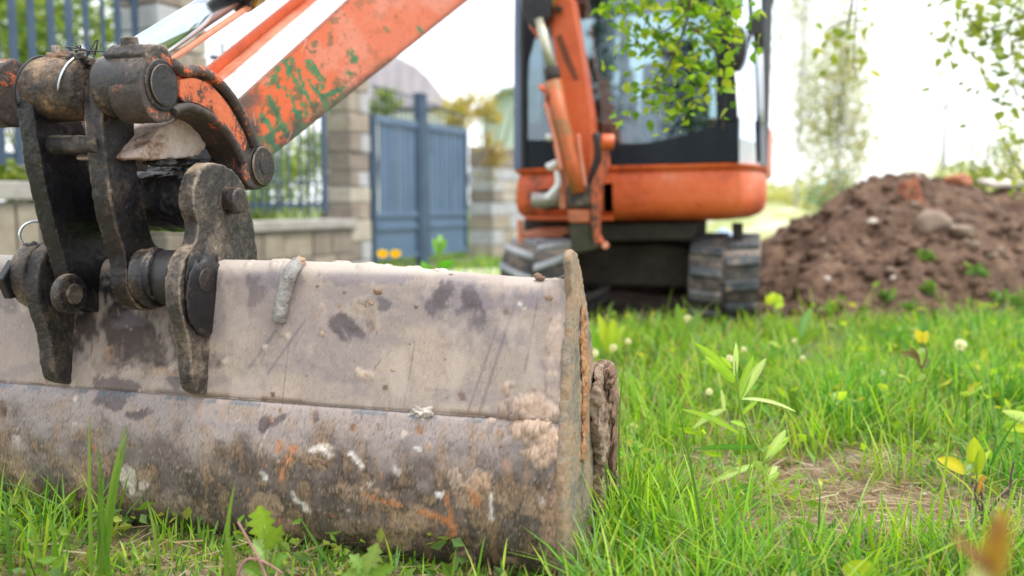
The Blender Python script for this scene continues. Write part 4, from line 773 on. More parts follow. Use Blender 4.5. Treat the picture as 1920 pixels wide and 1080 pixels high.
# ------------------------------------------------------------ fence line
FA = ground(695, 508); FB = ground(875, 486); FD = (FB-FA)/np.linalg.norm(FB-FA); FN = np.cross(FD, Zv); FN = FN if FN@(Cv-FA) > 0 else -FN
def fs(px, py=378, off=0):
    P = plane(px, py, FA+FN*off, FN); return (P-FA)@FD, P[2]
def FP(s_, z_, off=0): q = FA+FD*s_+FN*off; return np.array([q[0], q[1], z_])
def fbox(name, s0, s1, z0, z1, o0, o1, m_, parent=None, bv=0, **k):
    V, Fs = box_vf(FP((s0+s1)/2, (z0+z1)/2, (o0+o1)/2), FD*(s1-s0)/2, FN*(o1-o0)/2, Zv*(z1-z0)/2); o = obj(name, V, Fs, m_, parent, **k)
    if bv: bevel(o, bv)
    return o
def stone_pillar(s0, s1, ztop, label, ncol, th=.42, hh=.17, rag=.012):
    P_ = empty('stone_pillar', FP((s0+s1)/2, GZ), label=label, category='pillar', group='stone pillars of the street fence')
    fbox('mortar', s0+.02, s1-.02, GZ-.05, ztop-.01, -th/2+.02, th/2-.02, CONC, P_)
    z_ = GZ-.02; r_ = 0
    while z_ < ztop-.03:
        h_ = min(hh*random.uniform(.8, 1.3), ztop-z_); n_ = max(1, ncol+random.choice((-1, 0, 0, 1)) if ncol > 1 else 1+(r_ % 2)); xs = [s0]+sorted(s0+(s1-s0)*(i+random.uniform(-.18, .18))/n_ for i in range(1, n_))+[s1]
        for a_, b_ in zip(xs[:-1], xs[1:]):
            fbox('stone', a_+.006-random.uniform(0, rag), b_-.006+random.uniform(0, rag), z_+.006, z_+h_-.006, -th/2-random.uniform(0, rag), th/2+random.uniform(0, rag*1.6), random.choice(BLOCK), P_, .012)
        z_ += h_; r_ += 1
    return P_
e1 = fs(694, 378, .15)[0]; sP1 = (min(fs(612, 378, -.15)[0], e1-.26), e1); sP0 = (fs(236, 378, -.21)[0], fs(398, 378, .21)[0])
stone_pillar(sP1[0], sP1[1], 1.95, 'square stone gate pillar of tan and grey blocks left of the blue grey gate', 1, .30)
stone_pillar(fs(876, 378, -.2)[0], fs(876, 378, -.2)[0]+1.0, 1.42, 'rough stone pillar with yellow vine on top between gate and excavator cab', 2, .34)
stone_pillar(sP0[0], sP0[1], 2.6, 'tall stone pillar behind the excavator arm at upper left', 3, .4)
# walls
def low_wall(s0, s1, zt, label, nb_, zc_=.07):
    W_ = empty('low_wall', FP((s0+s1)/2, GZ), label=label, category='wall', group='low stone walls under the fence')
    fbox('mortar', s0, s1, GZ-.05, zt-.01, -.13, .13, CONC, W_); fbox('coping', s0-.0, s1+.02, zt, zt+zc_, -.19, .19, CONC, W_, .01)
    for r_ in range(2):
        xs = np.linspace(s0, s1, nb_+1)+([0]+[random.uniform(-.08, .08) for _ in range(nb_-1)]+[0]); h_ = (zt-GZ)/2
        for a_, b_ in zip(xs[:-1], xs[1:]): fbox('stone', a_+.008, b_-.008, GZ-.02+r_*h_+.006, GZ-.02+(r_+1)*h_-.006, .10, .15+random.uniform(0, .012), random.choice(BLOCK[:2]), W_, .01)
    return W_
zl = fs(30, 375)[1]; zl2 = fs(30, 341)[1]; zr = fs(560, 430)[1]; zr2 = fs(560, 412)[1]
low_wall(fs(-250)[0], fs(240)[0], zl, 'low brown wall with concrete coping under the left fence panel', 7, zl2-zl)
low_wall(fs(400)[0], fs(640)[0], zr, 'low tan stone wall with pale coping left of the gate pillar', 5, zr2-zr)
# fence panels
def panel(bars, z_lo, z_rail, z_top, s0, s1, label, bw=.020, rails=()):
    P_ = empty('fence_panel', FP((s0+s1)/2, z_rail), label=label, category='fence', group='blue grey metal fence panels')
    fbox('rail', s0, s1, z_rail-.018, z_rail+.018, -.02, .02, FENCE, P_); fbox('rail', s0, s1, z_top-.15, z_top-.11, -.02, .02, FENCE, P_)
    for z_ in rails: fbox('rail', s0, s1, z_-.008, z_+.008, -.018, .018, FENCE, P_)
    b0_ = None
    for s_, w_ in bars:
        fbox('bar', s_-w_, s_+w_, z_lo, z_top, .022, .040, FENCE, P_)
    return P_
zrail = fs(30, 292)[1]
panel([(fs(x, 200)[0], w_) for x, w_ in ((-40, .024), (-8, .024), (26, .024), (61, .024), (98, .022), (131, .024), (163, .021), (194, .012), (222, .026), (254, .026))], zrail-.06, zrail, 2.3, fs(-250)[0], fs(262)[0], 'tall blue grey bar fence panel at the far left edge')
zr3 = fs(560, 384)[1]
bl = [(fs(x, 340)[0], .010) for x in (420, 437, 453, 469, 484, 498, 511, 521, 537, 558, 574, 587)]+[(fs(606, 340)[0]-.02, .035)]
panel(bl, zr3-.07, zr3, 2.0, fs(405)[0], fs(608)[0], 'narrow blue grey bar fence panel between the two stone pillars', rails=(fs(560, 342)[1],))
# gate
g0, g1 = fs(696)[0], fs(874)[0]; gm0, gm1 = fs(783)[0], fs(797)[0]; zt0 = fs(700, 222)[1]; zm = fs(740, 402)[1]; zl_ = GZ+.08
for (a_, b_, lb, nb2, gap) in ((g0, gm0, 'left leaf of the blue grey double gate beside the stone pillar', 8, (0,)), (gm1, g1, 'right leaf of the blue grey double gate beside the vine pillar', 8, ())):
    G_ = empty('gate_leaf', FP((a_+b_)/2, GZ), label=lb, category='gate', group='leaves of the blue grey double gate')
    fbox('frame_post', a_, a_+.05, zl_, zt0+.04, -.03, .03, FENCE, G_); fbox('frame_post', b_-.05, b_, zl_, zt0+.04, -.03, .03, FENCE, G_)
    for z_, h_ in ((zt0, .07), (zm, .045), (zm-.14, .04), (zl_+.05, .05)): fbox('rail', a_+.05, b_-.05, z_-h_/2, z_+h_/2, -.02, .035, GATEM, G_)
    xs = np.linspace(a_+.06, b_-.06, nb2+1)
    for i in range(nb2):
        gp = (.014, .034, .018, .05)[(i*7+3) % 4] if not (i in gap) else .09
        fbox('board', xs[i]+gp/2, xs[i+1]-gp/2, zm-.01, zt0-.04, -.012, .006+.004*(i % 2), GATEM, G_)
    fbox('kick_plate', a_+.05, b_-.05, zl_+.05, zm-.01, -.01, .008, GATEM, G_)
G_ = empty('gate_post', FP((gm0+gm1)/2, GZ), label='slim central blue grey gate post rising above both gate leaves', category='gate post')
fbox('post', gm0+.01, gm1-.01, GZ, fs(790, 180)[1], -.04, .04, FENCE, G_); fbox('post_cap', gm0-.0, gm1+.0, fs(790, 180)[1], fs(790, 176)[1], -.05, .05, FENCE, G_)
G_ = empty('gate_arch', FP(g0, 1.9), label='thin curved blue grey bar arching above the gate with little scrolls', category='gate arch')
ap = smooth_path([plane(x, y, FA, FN) for x, y in ((697, 160), (740, 172), (790, 188), (835, 205), (872, 220))], 6); tube('arch_bar', ap, .011, FENCE, G_, 8)
for x in range(702, 870, 9):
    yt = 161+(x-697)*.34; q = plane(x, yt, FA, FN); q2 = plane(x, 208+(x-697)*.2, FA, FN); fbox('spindle', (q-FA)@FD-.004, (q-FA)@FD+.004, q2[2], q[2], -.004, .004, FENCE, G_)

# ------------------------------------------------------------ houses and far things
def wallbox(name, x0, x1, y0, y1, z0, z1, m_, parent): V, Fs = box_vf(((x0+x1)/2, (y0+y1)/2, (z0+z1)/2), rt*(x1-x0)/2, np.array([0, 1, 0])*(y1-y0)/2, Zv*(z1-z0)/2); return obj(name, V, Fs, m_, parent)
LIL = mat('weathered lilac roof sheet', [(.3, (.50, .43, .50)), (.7, (.62, .55, .61))], 2, .7, 0, .2, 20, .01); WHT = mat('white render', [(.3, (.70, .69, .66)), (.7, (.80, .79, .77))], 1, .9); GRN = mat('pale green render', [(.3, (.52, .62, .50)), (.7, (.60, .69, .58))], 1, .9)
Y_ = 24.; zz_ = lambda py, Y: H+(378-py)/F*Y*1.0; xx_ = lambda px, Y: (px-960)/F*Y
Hs = empty('house', (xx_(740, Y_), Y_+3, GZ), label='white house with a tall rounded lilac roof behind the gate', category='house')
wallbox('wall', xx_(640, Y_), xx_(838, Y_), Y_, Y_+6, GZ, zz_(212, Y_), WHT, Hs)
prf = [(-1.0, 0), (-.93, .25), (-.80, .55), (-.62, .80), (-.35, .97), (0, 1.02), (.18, .98), (.45, .80), (.66, .55), (.84, .25), (1.0, 0)]; xc = xx_(735, Y_); hw_ = xx_(850, Y_)-xc; zb = zz_(206, Y_); zh = zz_(116, Y_)-zb
V, Fs = prism_vf([np.array([xc+a*hw_, Y_-.3, zb+b*zh]) for a, b in prf], (0, 6.6, 0)); RF = obj('roof', V, Fs, LIL, Hs)
for k in range(9):
    a = -.8+k*.2; b = np.interp(a, [p[0] for p in prf], [p[1] for p in prf]); V, Fs = box_vf((xc+a*hw_, Y_-.33, zb+b*zh/2), rt*.02, np.array([0, .02, 0]), Zv*b*zh/2); obj('seam', V, Fs, LIL, RF)
for x in (665, 800): wallbox('window', xx_(x-14, Y_), xx_(x+14, Y_), Y_-.05, Y_-.01, zz_(290, Y_), zz_(245, Y_), flat('dark pane', (.08, .1, .13), .1), Hs)
Y_ = 21.
Hs = empty('house', (xx_(950, Y_), Y_+3, GZ), label='pale green house partly hidden behind the left side of the cab', category='house')
V, Fs = prism_vf([np.array([xx_(x, Y_), Y_, zz_(y, Y_)]) for x, y in ((905, 385), (1030, 385), (1030, 165), (962, 165), (905, 212))], (0, 6, 0)); obj('wall', V, Fs, GRN, Hs)
V, Fs = prism_vf([np.array([xx_(x, Y_), Y_-.3, zz_(y, Y_)]) for x, y in ((898, 216), (940, 172), (1035, 160), (1035, 166), (942, 178), (902, 220))], (0, 6.6, 0)); obj('roof', V, Fs, mat('grey green roof', [(.3, (.33, .42, .33)), (.7, (.42, .5, .41))], 2, .7), Hs)
wallbox('window', xx_(985, Y_), xx_(1010, Y_), Y_-.05, Y_-.01, zz_(280, Y_), zz_(230, Y_), flat('dark pane', (.08, .1, .13), .1), Hs)
PL = empty('utility_pole', (xx_(1762, 40), 40, GZ), label='slim grey utility pole standing far behind the dirt mound', category='pole')
obj('mast', *tube_vf([(xx_(1762, 40), 40, GZ), (xx_(1760, 40), 40, zz_(195, 40))], [.14, .09], 12), flat('grey wood', (.35, .35, .38), .8), PL, True); V, Fs = box_vf((xx_(1760, 40), 40, zz_(205, 40)), rt*.5, np.array([0, .05, 0]), Zv*.05); obj('crossarm', V, Fs, flat('grey wood', (.35, .35, .38), .8), PL)

# ------------------------------------------------------------ dirt mound and what lies on it
SOIL = mat('excavated soil', [(.28, (.055, .031, .020)), (.5, (.135, .078, .050)), (.7, (.26, .165, .11))], 7, .95, 0, 1, 40, .02)
mx_, my_ = np.meshgrid(np.linspace(1.45, 7.2, 330), np.linspace(5.0, 9.6, 240), indexing='ij')
ridge_x = np.interp(mx_, [1.5, 1.75, 2.05, 2.4, 2.75, 3.05, 3.35, 3.7, 4.3, 5.4, 6.4, 7.2], [0, .10, .34, .58, .78, .93, .97, .88, .78, .62, .3, 0])
yc = 6.9; acr = np.clip(1-np.abs(my_-yc-.15*np.sin(mx_*2))/np.where(my_ < yc, 1.62, 2.3), 0, 1); acr = 1-(1-acr)**1.35
mh = ridge_x*acr; act = sstep(0, .12, mh)
mh = mh+act*((fbm(mx_*1.9, my_*1.9, 3, 0)-.5)*.28+(fbm(mx_*6, my_*6, 4, 2)-.5)*.13+(np.abs(fbm(mx_*14, my_*14, 4, 3)-.5))*.12)+GZ-.03+sstep(0, .03, mh)*.02
i, j = np.meshgrid(np.arange(329), np.arange(239), indexing='ij'); MF = np.stack([i*240+j, (i+1)*240+j, (i+1)*240+j+1, i*240+j+1], -1).reshape(-1, 4)
MND = empty('dirt_mound', (4, 6.9, GZ), label='long heap of freshly dug brown soil right of the excavator', category='dirt mound')
obj('heap', np.stack([mx_, my_, mh], -1).reshape(-1, 3), MF, SOIL, MND, True)
def mound_z(x, y):
    i = int(np.clip(round((x-1.45)/5.75*329), 0, 329)); j = int(np.clip(round((y-5)/4.6*239), 0, 239)); return mh[i, j]
def on_mound(px, py):
    r = ray(px, py); 
    for t in np.arange(4.6, 9, .01):
        p = Cv+r*t
        if 1.45 < p[0] < 7.2 and 5 < p[1] < 9.6 and p[2] < mound_z(p[0], p[1]): return p
    return Cv+r*6.9
parts_ = []
for k in range(1300):
    x, y = rng.uniform(1.5, 5.6), rng.uniform(5.05, 7.4); z = mound_z(x, y)
    if z < GZ+.0 and rng.random() < .6: continue
    r_ = .012+.05*rng.random()**3; parts_.append(rock_vf((x, y, z+r_*.2), r_, (1.1, 1, .8), 1, .8, k % 60))
V, Fs = join(parts_); obj('clods', V, Fs, SOIL, MND, True, kind='stuff')
BRK = mat('soiled red brick', [(.3, (.22, .085, .05)), (.5, (.42, .15, .08)), (.75, (.36, .24, .17))], 12, .9, 0, .8, 60, .008)
RK = mat('brown rock', [(.3, (.17, .12, .09)), (.7, (.33, .25, .19))], 8, .9, 0, .8, 40, .01)
def stone(px, py, r_, sq, m_, label, name='rock', cat='rock', seed=1):
    p = on_mound(px, py); V, Fs = rock_vf(p, r_, sq, 3, .45, seed); return obj(name, V, Fs, m_, None, True, label=label, category=cat)
pbk = on_mound(1706, 366); V, Fs = box_vf(pbk, (rt*.8+Zv*.2)*.082, np.array([.1, .9, -.2])*.07, (Zv*.97-rt*.25)*.115)
o = obj('brick', V, Fs, BRK, None, label='broken red brick standing on end near the top of the dirt mound', category='brick'); lumpy(o, .008, .008, .05, .02)
stone(1745, 425, .17, (.9, .7, .75), RK, 'large brown angular rock in the middle of the dirt mound', seed=2)
stone(1803, 436, .10, (1, .7, .6), RK, 'smaller rounded brown rock right of the large rock on the mound', seed=3)
stone(1797, 338, .12, (1, .8, .55), BRK, 'reddish rock just below the mound crest', seed=4)
stone(1716, 328, .045, (1, .8, .8), MUD_PALE, 'small white stone on the crest above the red brick', seed=5)
q = on_mound(1878, 350); V, Fs = box_vf(q+Zv*.03, rt*.15, np.array([0, .1, .02]), Zv*.02); lumpy(obj('concrete_slab', V, Fs, MUD_PALE, None, label='flat white concrete fragment on top of the mound at the right edge', category='slab'), .008, .006, .05)
for k in range(26):
    px, py = rng.uniform(1480, 1915), rng.uniform(370, 540); p = on_mound(px, py); r_ = rng.uniform(.018, .045); V, Fs = rock_vf(p, r_, (1.1, .9, .8), 2, .5, k+10); obj('pebble', V, Fs, [RK, RK, MUD_DARK, MUD_PALE][k % 4 if k % 3 else 0], MND, True)
q = ground(1498, 574); V, Fs = box_vf(q+Zv*.02, rt*.115, np.array([.02, .06, 0]), Zv*.012); bevel(obj('wood_offcut', V, Fs, mat('raw orange timber', [(.3, (.46, .21, .09)), (.7, (.62, .34, .17))], 9, .8), None, label='short flat orange timber offcut lying at the foot of the dirt mound', category='board'), .003)
q = np.array([xx_(1360, 9.2), 9.2, GZ]); V, Fs = rock_vf(q+Zv*.30, .14, (1, .7, 1.15), 3, .6, 8); obj('sack', V, Fs, flat('blue white sack', (.45, .60, .80), .5), None, True, label='blue and white plastic sack seen between cab and right track', category='sack')

# ------------------------------------------------------------ foliage
def leaf_cloud(C_, size, col, var=.25, aspect=1.9, droop=.0):
    """many small folded leaves at the points C_ (n x 3)"""
    n_ = len(C_); d = rng.normal(size=(n_, 3)); d[:, 2] = d[:, 2]*.6-droop; d /= np.linalg.norm(d, axis=1)[:, None]
    a = rng.normal(size=(n_, 3)); s_ = np.cross(d, a); s_ /= np.linalg.norm(s_, axis=1)[:, None]; nn = np.cross(s_, d)
    l_ = (size*rng.uniform(.6, 1.3, n_))[:, None]; wd = l_/aspect
    V = np.stack([C_-d*l_*.5, C_-s_*wd*.5+nn*wd*.15, C_+d*l_*.5, C_+s_*wd*.5+nn*wd*.15], 1).reshape(-1, 3)
    Fs = np.arange(n_*4).reshape(-1, 4); c = np.array(col)[rng.integers(0, len(col), n_)]*rng.uniform(1-var, 1+var, (n_, 1))
    return V, Fs, np.repeat(c, 4, 0)
def crown_pts(c, r, n_, clumps=22, cs=.32, flat_=.0):
    g = rng.normal(size=(clumps, 3)); g /= np.linalg.norm(g, axis=1)[:, None]; g *= (rng.random((clumps, 1))**.45)*.85; k = rng.integers(0, clumps, n_)
    sz = rng.uniform(.6, 1.4, clumps)[k][:, None]*cs; p = g[k]+rng.normal(size=(n_, 3))*sz*.5
    return np.asarray(c)+p*np.asarray(r)
SPRING = [(.17, .26, .035), (.11, .20, .03), (.24, .31, .05), (.08, .15, .03)]
def tree(kind, base, h, cr, label, col=SPRING, n_=3000, size=.07, clumps=24, cs=.3, bark=BARK, tr=None, cz=.62, group=None, cat='tree', limbs=7):
    base = np.array(base, float); T = empty(kind, base, label=label, category=cat, group=group); tr = tr or h*.018
    lean = rng.normal(size=2)*.03*h; tp = smooth_path([base, base+[lean[0]*.3, lean[1]*.3, h*.35], base+[lean[0]*.2, 0, h*.65], base+[lean[0], lean[1], h*.95]], 5)
    parts = [tube_vf(tp, np.linspace(tr, tr*.25, len(tp)), 8)]; cc = base+np.array([lean[0]*.4, 0, h*cz])
    for k in range(limbs):
        s_ = tp[int(len(tp)*rng.uniform(.25, .85))]; e = crown_pts(cc, cr, 1, 4, .2)[0]; mid = (s_+e)/2+np.array([0, 0, -.05*h]); parts.append(tube_vf(smooth_path([s_, mid, e], 4), np.linspace(tr*.45, tr*.1, 9), 5))
    V, Fs = join(parts); obj('trunk', V, Fs, bark, T, True)
    V, Fs, c = leaf_cloud(crown_pts(cc, cr, n_, clumps, cs), size, col); obj('crown', V, Fs, LEAFM, T, False, c); return T
def bush(kind, c, r, label, col, n_=900, size=.05, group=None, cat='bush'):
    c = np.array(c, float); T = empty(kind, (c[0], c[1], GZ), label=label, category=cat, group=group)
    st = []
    for k in range(7): e = c+rng.normal(size=3)*np.array(r)*.45; st.append(tube_vf(smooth_path([(c[0]+rng.normal()*.03, c[1]+rng.normal()*.03, GZ), (c+e)/2*np.array([1, 1, .6]), e], 3), np.linspace(.02, .006, 7)*max(1, r[0]), 5))
    V, Fs = join(st); obj('stem', V, Fs, BARK, T, True)
    V, Fs, cl = leaf_cloud(crown_pts(c, r, n_, 26, .34), size, col); obj('foliage', V, Fs, LEAFM, T, False, cl); return T
# behind the left fence
YG = [(.22, .30, .05), (.15, .25, .04), (.30, .36, .08)]
for k, (px, py, Y, r, lb) in enumerate([(60, 110, 8.6, 1.0, 'bright green shrub behind the far left fence panel, lower one'), (150, 70, 9.6, .9, 'green shrub behind the fence left of the tall stone pillar'), (35, 20, 10.5, .8, 'taller light green shrub at the upper left corner')]):
    p = Cv+ray(px, py)*Y; bush('shrub', p, (r, .8, r*.9), lb, SPRING, 1500, .10, 'shrubs behind the left fence')
for k, (px, py, Y, r, lb) in enumerate([(150, 325, 8.0, .45, 'low yellow green shrub seen through the fence between the bucket links'), (30, 320, 7.4, .4, 'low pale green shrub seen under the fence rail at the far left'), (530, 330, 11.5, .8, 'light green shrub behind the narrow bar fence panel'), (590, 300, 13, .7, 'leafy green shrub beside the gate pillar seen through the bars'), (480, 390, 10.5, .6, 'yellow green shrub low behind the coping of the tan wall')]):
    p = Cv+ray(px, py)*Y; bush('shrub', p, (r, .5, r*.8), lb, YG, 900, .10, 'low shrubs in the garden')
for px, py, Y, r, lb in [(905, 205, 11.2, .30, 'yellow green vine crowning the rough stone pillar'), (850, 215, 12.5, .28, 'small yellow vine tuft above the right gate leaf'), (720, 190, 12, .22, 'light green sprig above the left gate leaf')]:
    p = Cv+ray(px, py)*Y; bush('vine', p, (r*1.2, .25, r), lb, [(.46, .40, .07), (.36, .36, .06), (.52, .38, .12)] if px > 800 else YG, 420, .08, None, 'vine')
p = Cv+ray(925, 300)*10.9; V, Fs, c = leaf_cloud(crown_pts(p, (.22, .1, .5), 160, 14, .4), .09, [(.46, .33, .14), (.40, .36, .12)]); obj('ivy', V, Fs, LEAFM, None, False, c, label='thin yellowing ivy hanging down the rough stone pillar', category='ivy')
# spruces added behind the machine, imitating reflections in the cab glass
CON = [(.035, .075, .05), (.05, .10, .06), (.025, .05, .045)]
def conifer(base, h, r, label, n_=2600):
    base = np.array(base, float); T = empty('spruce_tree', base, label=label, category='tree', group='dark conifers behind the excavator'); obj('trunk', *tube_vf([base, base+Zv*h*.97], [.12, .02], 8), BARK, T, True)
    t_ = rng.random(n_)**.8; a = rng.uniform(0, 6.283, n_); tier = (1-t_)*r*(.55+.45*np.abs(np.sin(t_*34)))*rng.random(n_)**.4
    P_ = base+np.stack([tier*np.cos(a), tier*np.sin(a), .3+t_*(h-.3)-.12*tier], 1); V, Fs, c = leaf_cloud(P_, .22, CON, .3, 3); obj('crown', V, Fs, LEAFM, T, False, c)
for px, h, r, Y, lb in [(1128, 6.5, .55, 17, 'narrow dark spruce added behind the cab right of the boom, imitating a reflection'), (1175, 3.6, .8, 19, 'shorter broad spruce added in the middle behind the cab, imitating a reflection'), (1300, 3.0, .8, 21, 'low spruce added behind the right side of the cab, imitating a reflection'), (1215, 4.6, .6, 25, 'distant spruce added behind the seat of the cab, imitating a reflection')]:
    conifer(((px-960)/F*Y, Y, GZ), h, r*1.25, lb)
for x_, y_, h_, r_, lb in ((-3.6, -7.5, 7.5, 1.3, 'tall spruce behind the photographer, mirrored in the windscreen'), (-6.8, -9.5, 8.5, 1.6, 'second spruce behind the photographer, further left'), (-1.2, -10, 5.5, 1.2, 'shorter spruce behind the photographer, nearest the middle'), (-10, -9, 6.5, 1.8, 'wide spruce behind the photographer at the far left')): conifer((x_, y_, GZ), h_, r_, lb, 2600)
# right-hand background
tree('sapling', (xx_(1566, 13), 13, GZ), 3.9, (.74, .5, 1.9), 'slender young tree with pale trunk and sparse leaves left of the mound crest', [(.30, .36, .12), (.38, .38, .2), (.36, .42, .2), (.52, .46, .34)], 4200, .075, 120, .3, BARKPALE, .024, .52, limbs=16)
tree('blossom_tree', (xx_(1490, 17), 17, GZ), 6.0, (1.5, 1.2, 2.6), 'pale airy blossoming tree behind the cab right edge', [(.42, .44, .34), (.36, .42, .26), (.5, .48, .44)], 4200, .075, 80, .4, BARKPALE, .03, .66, limbs=22)
tree('birch_tree', (xx_(1890, 20), 20, GZ), 7.5, (2.2, 1.4, 2.6), 'thin pale green tree far behind the mound at the right edge', [(.42, .48, .26), (.34, .42, .18)], 2600, .08, 80, .35, BARKPALE, .03, .68, limbs=18)
bush('young_spruce', (xx_(1566, 22), 22, .75), (.85, .6, .75), 'bluish green low conifer bush at the foot of the slender tree', [(.08, .20, .14), (.12, .26, .17)], 1100, .14)
for k, (px, Y, r, h) in enumerate([(1445, 30, 1.3, 1.4), (1500, 38, 1.8, 1.7), (1630, 34, 1.6, 1.6), (1700, 42, 1.9, 2.2), (1770, 36, 1.5, 1.9), (1840, 30, 1.5, 2.0), (1910, 26, 1.5, 2.1), (1400, 44, 2.2, 2.2), (1250, 46, 3, 2.3), (1120, 50, 3, 2.0)]):
    bush('hedge_bush', (xx_(px, Y), Y, h*.55), (r*1.3, r, h*.6), ['first', 'second', 'third', 'fourth', 'fifth', 'sixth', 'seventh', 'leftmost seen past the cab, eighth', 'ninth', 'tenth'][k]+' pale yellow green bush of the far hedge, counted from beside the cab'
         if k < 7 else ['yellow green bush seen low through the right of the cab', 'yellow green bush seen through the middle of the cab glass', 'yellow green bush behind the boom'][k-7], [(.50, .52, .18), (.42, .48, .16), (.58, .54, .30)], 800, .22, 'far hedge bushes')
bush('hedge_bush', on_mound(1860, 345)+np.array([.6, 1.2, .10]), (.45, .3, .42), 'bright yellow green bush rising behind the right end of the mound', YG, 500, .06)

# overhanging branches: a twig skeleton and leaves, each leaf its own object
def leaf_me(name, l_, w_, col, fold=.18, curl=.25, jag=0, m_=None):
    V = []; ks = 7
    for i in range(ks):
        t = i/(ks-1); ww = w_*.5*math.sin(math.pi*min(1, t**.8*.97+.02))*(1 if not jag else (1+jag*(-1)**i)); z = -curl*l_*t*t
        V += [(t*l_, -ww, z+fold*ww), (t*l_, 0, z), (t*l_, ww, z+fold*ww)]
    Fs = []
    for i in range(ks-1):
        for k in (0, 1): Fs.append((i*3+k, i*3+k+1, i*3+k+4, i*3+k+3))
    return mesh(name, V, Fs, m_ or LEAFM, True, np.tile(col, (len(V), 1)))
def branch(label, paths, n_, depth, lsz, cols, nm='overhanging_branch', reach=.05, extra=0):
    P = [[Cv+ray(x, y)*(depth+dz) for x, y, dz in p] for p in paths]; T = empty(nm, P[0][0], label=label, category='branch')
    sk = [smooth_path(p, 6) for p in P]; V, Fs = join([tube_vf(s_, np.linspace(.008 if i == 0 else .005, .0018, len(s_)), 6) for i, s_ in enumerate(sk)]); obj('twig', V, Fs, BARK, T, True)
    mes = [leaf_me('leaf', lsz*f_, lsz*f_*.72, np.array(c)) for c in cols for f_ in (.8, 1.1)]
    for k in range(n_):
        s_ = sk[rng.integers(0, len(sk))]; q = s_[int(len(s_)*rng.uniform(.08, .999))]+rng.normal(size=3)*reach
        o = link('leaf', mes[k % len(mes)], T, q); o.rotation_euler = (rng.uniform(-.9, .9), rng.uniform(-.7, 1.1), rng.uniform(0, 6.28))
    if extra:
        q = np.array([sk[i][int(len(sk[i])*f_)] for i, f_ in zip(rng.integers(0, len(sk), extra), rng.uniform(.02, .999, extra))])+rng.normal(size=(extra, 3))*reach*1.15
        V, Fs, c = leaf_cloud(q, lsz*.8, cols, .2, 1.5); obj('small_leaves', V, Fs, LEAFM, T, False, c, kind='stuff')
    return T
LG = [(.26, .42, .035), (.18, .35, .03), (.38, .48, .05), (.11, .23, .03)]
branch('bright green leafy branch hanging down in front of the cab windscreen',
       [[(1300, -60, 0), (1290, 30, 0), (1260, 110, .02), (1225, 165, .05), (1180, 190, .05)], [(1290, 20, 0), (1240, 60, .1), (1195, 20, .1)], [(1285, 40, 0), (1330, 80, -.05), (1345, 120, 0), (1300, 165, 0), (1262, 200, 0)],
        [(1260, 100, 0), (1215, 95, .1), (1180, 60, .1)], [(1300, 60, 0), (1350, 30, .1), (1372, 60, .1)], [(1230, 160, 0), (1250, 190, 0), (1252, 215, 0)], [(1270, -30, 0), (1200, -20, 0), (1172, 20, 0)], [(1310, 90, 0), (1310, 140, 0), (1330, 165, 0)], [(1300, -20, 0), (1355, -5, 0), (1360, 40, 0)]], 296, 3.1, .046, LG, reach=.048, extra=420)
branch('sparse yellow green branch reaching in at the upper right corner',
       [[(1990, 10, 0), (1900, 40, 0), (1830, 60, 0), (1760, 75, 0)], [(1900, 40, 0), (1860, 90, .1), (1800, 95, .1), (1775, 75, 0)], [(1990, 130, 0), (1920, 150, 0), (1870, 165, 0), (1800, 170, 0)], [(1990, 190, 0), (1920, 185, 0), (1890, 150, 0)], [(1840, 60, 0), (1812, 30, 0), (1800, 5, 0)], [(1940, 30, 0), (1890, 10, 0), (1870, 0, 0)], [(1950, 60, 0), (1900, 75, 0), (1885, 70, 0)]], 170, 4.2, .062, [(.26, .34, .06), (.34, .40, .09), (.18, .26, .06)], reach=.07, extra=160)
branch('small sprig with a few leaves hanging above the slender tree',
       [[(1600, -40, 0), (1596, 20, 0), (1585, 60, 0), (1572, 75, 0)], [(1590, 40, 0), (1560, 50, 0), (1545, 60, 0)], [(1610, -30, 0), (1602, 90, .2), (1604, 145, .2)], [(1590, 90, .1), (1585, 130, .1)]], 40, 4.4, .062, [(.26, .34, .05), (.38, .42, .05), (.2, .3, .05)], reach=.05)
branch('leafy twigs at the right edge above the end of the mound',
       [[(1960, 400, 0), (1920, 330, 0), (1895, 290, 0), (1880, 250, 0)], [(1930, 350, 0), (1885, 330, 0), (1860, 300, 0)], [(1950, 300, 0), (1915, 260, 0), (1905, 230, 0)]], 70, 4.8, .05, [(.30, .38, .07), (.22, .32, .05), (.38, .42, .12)], reach=.07)

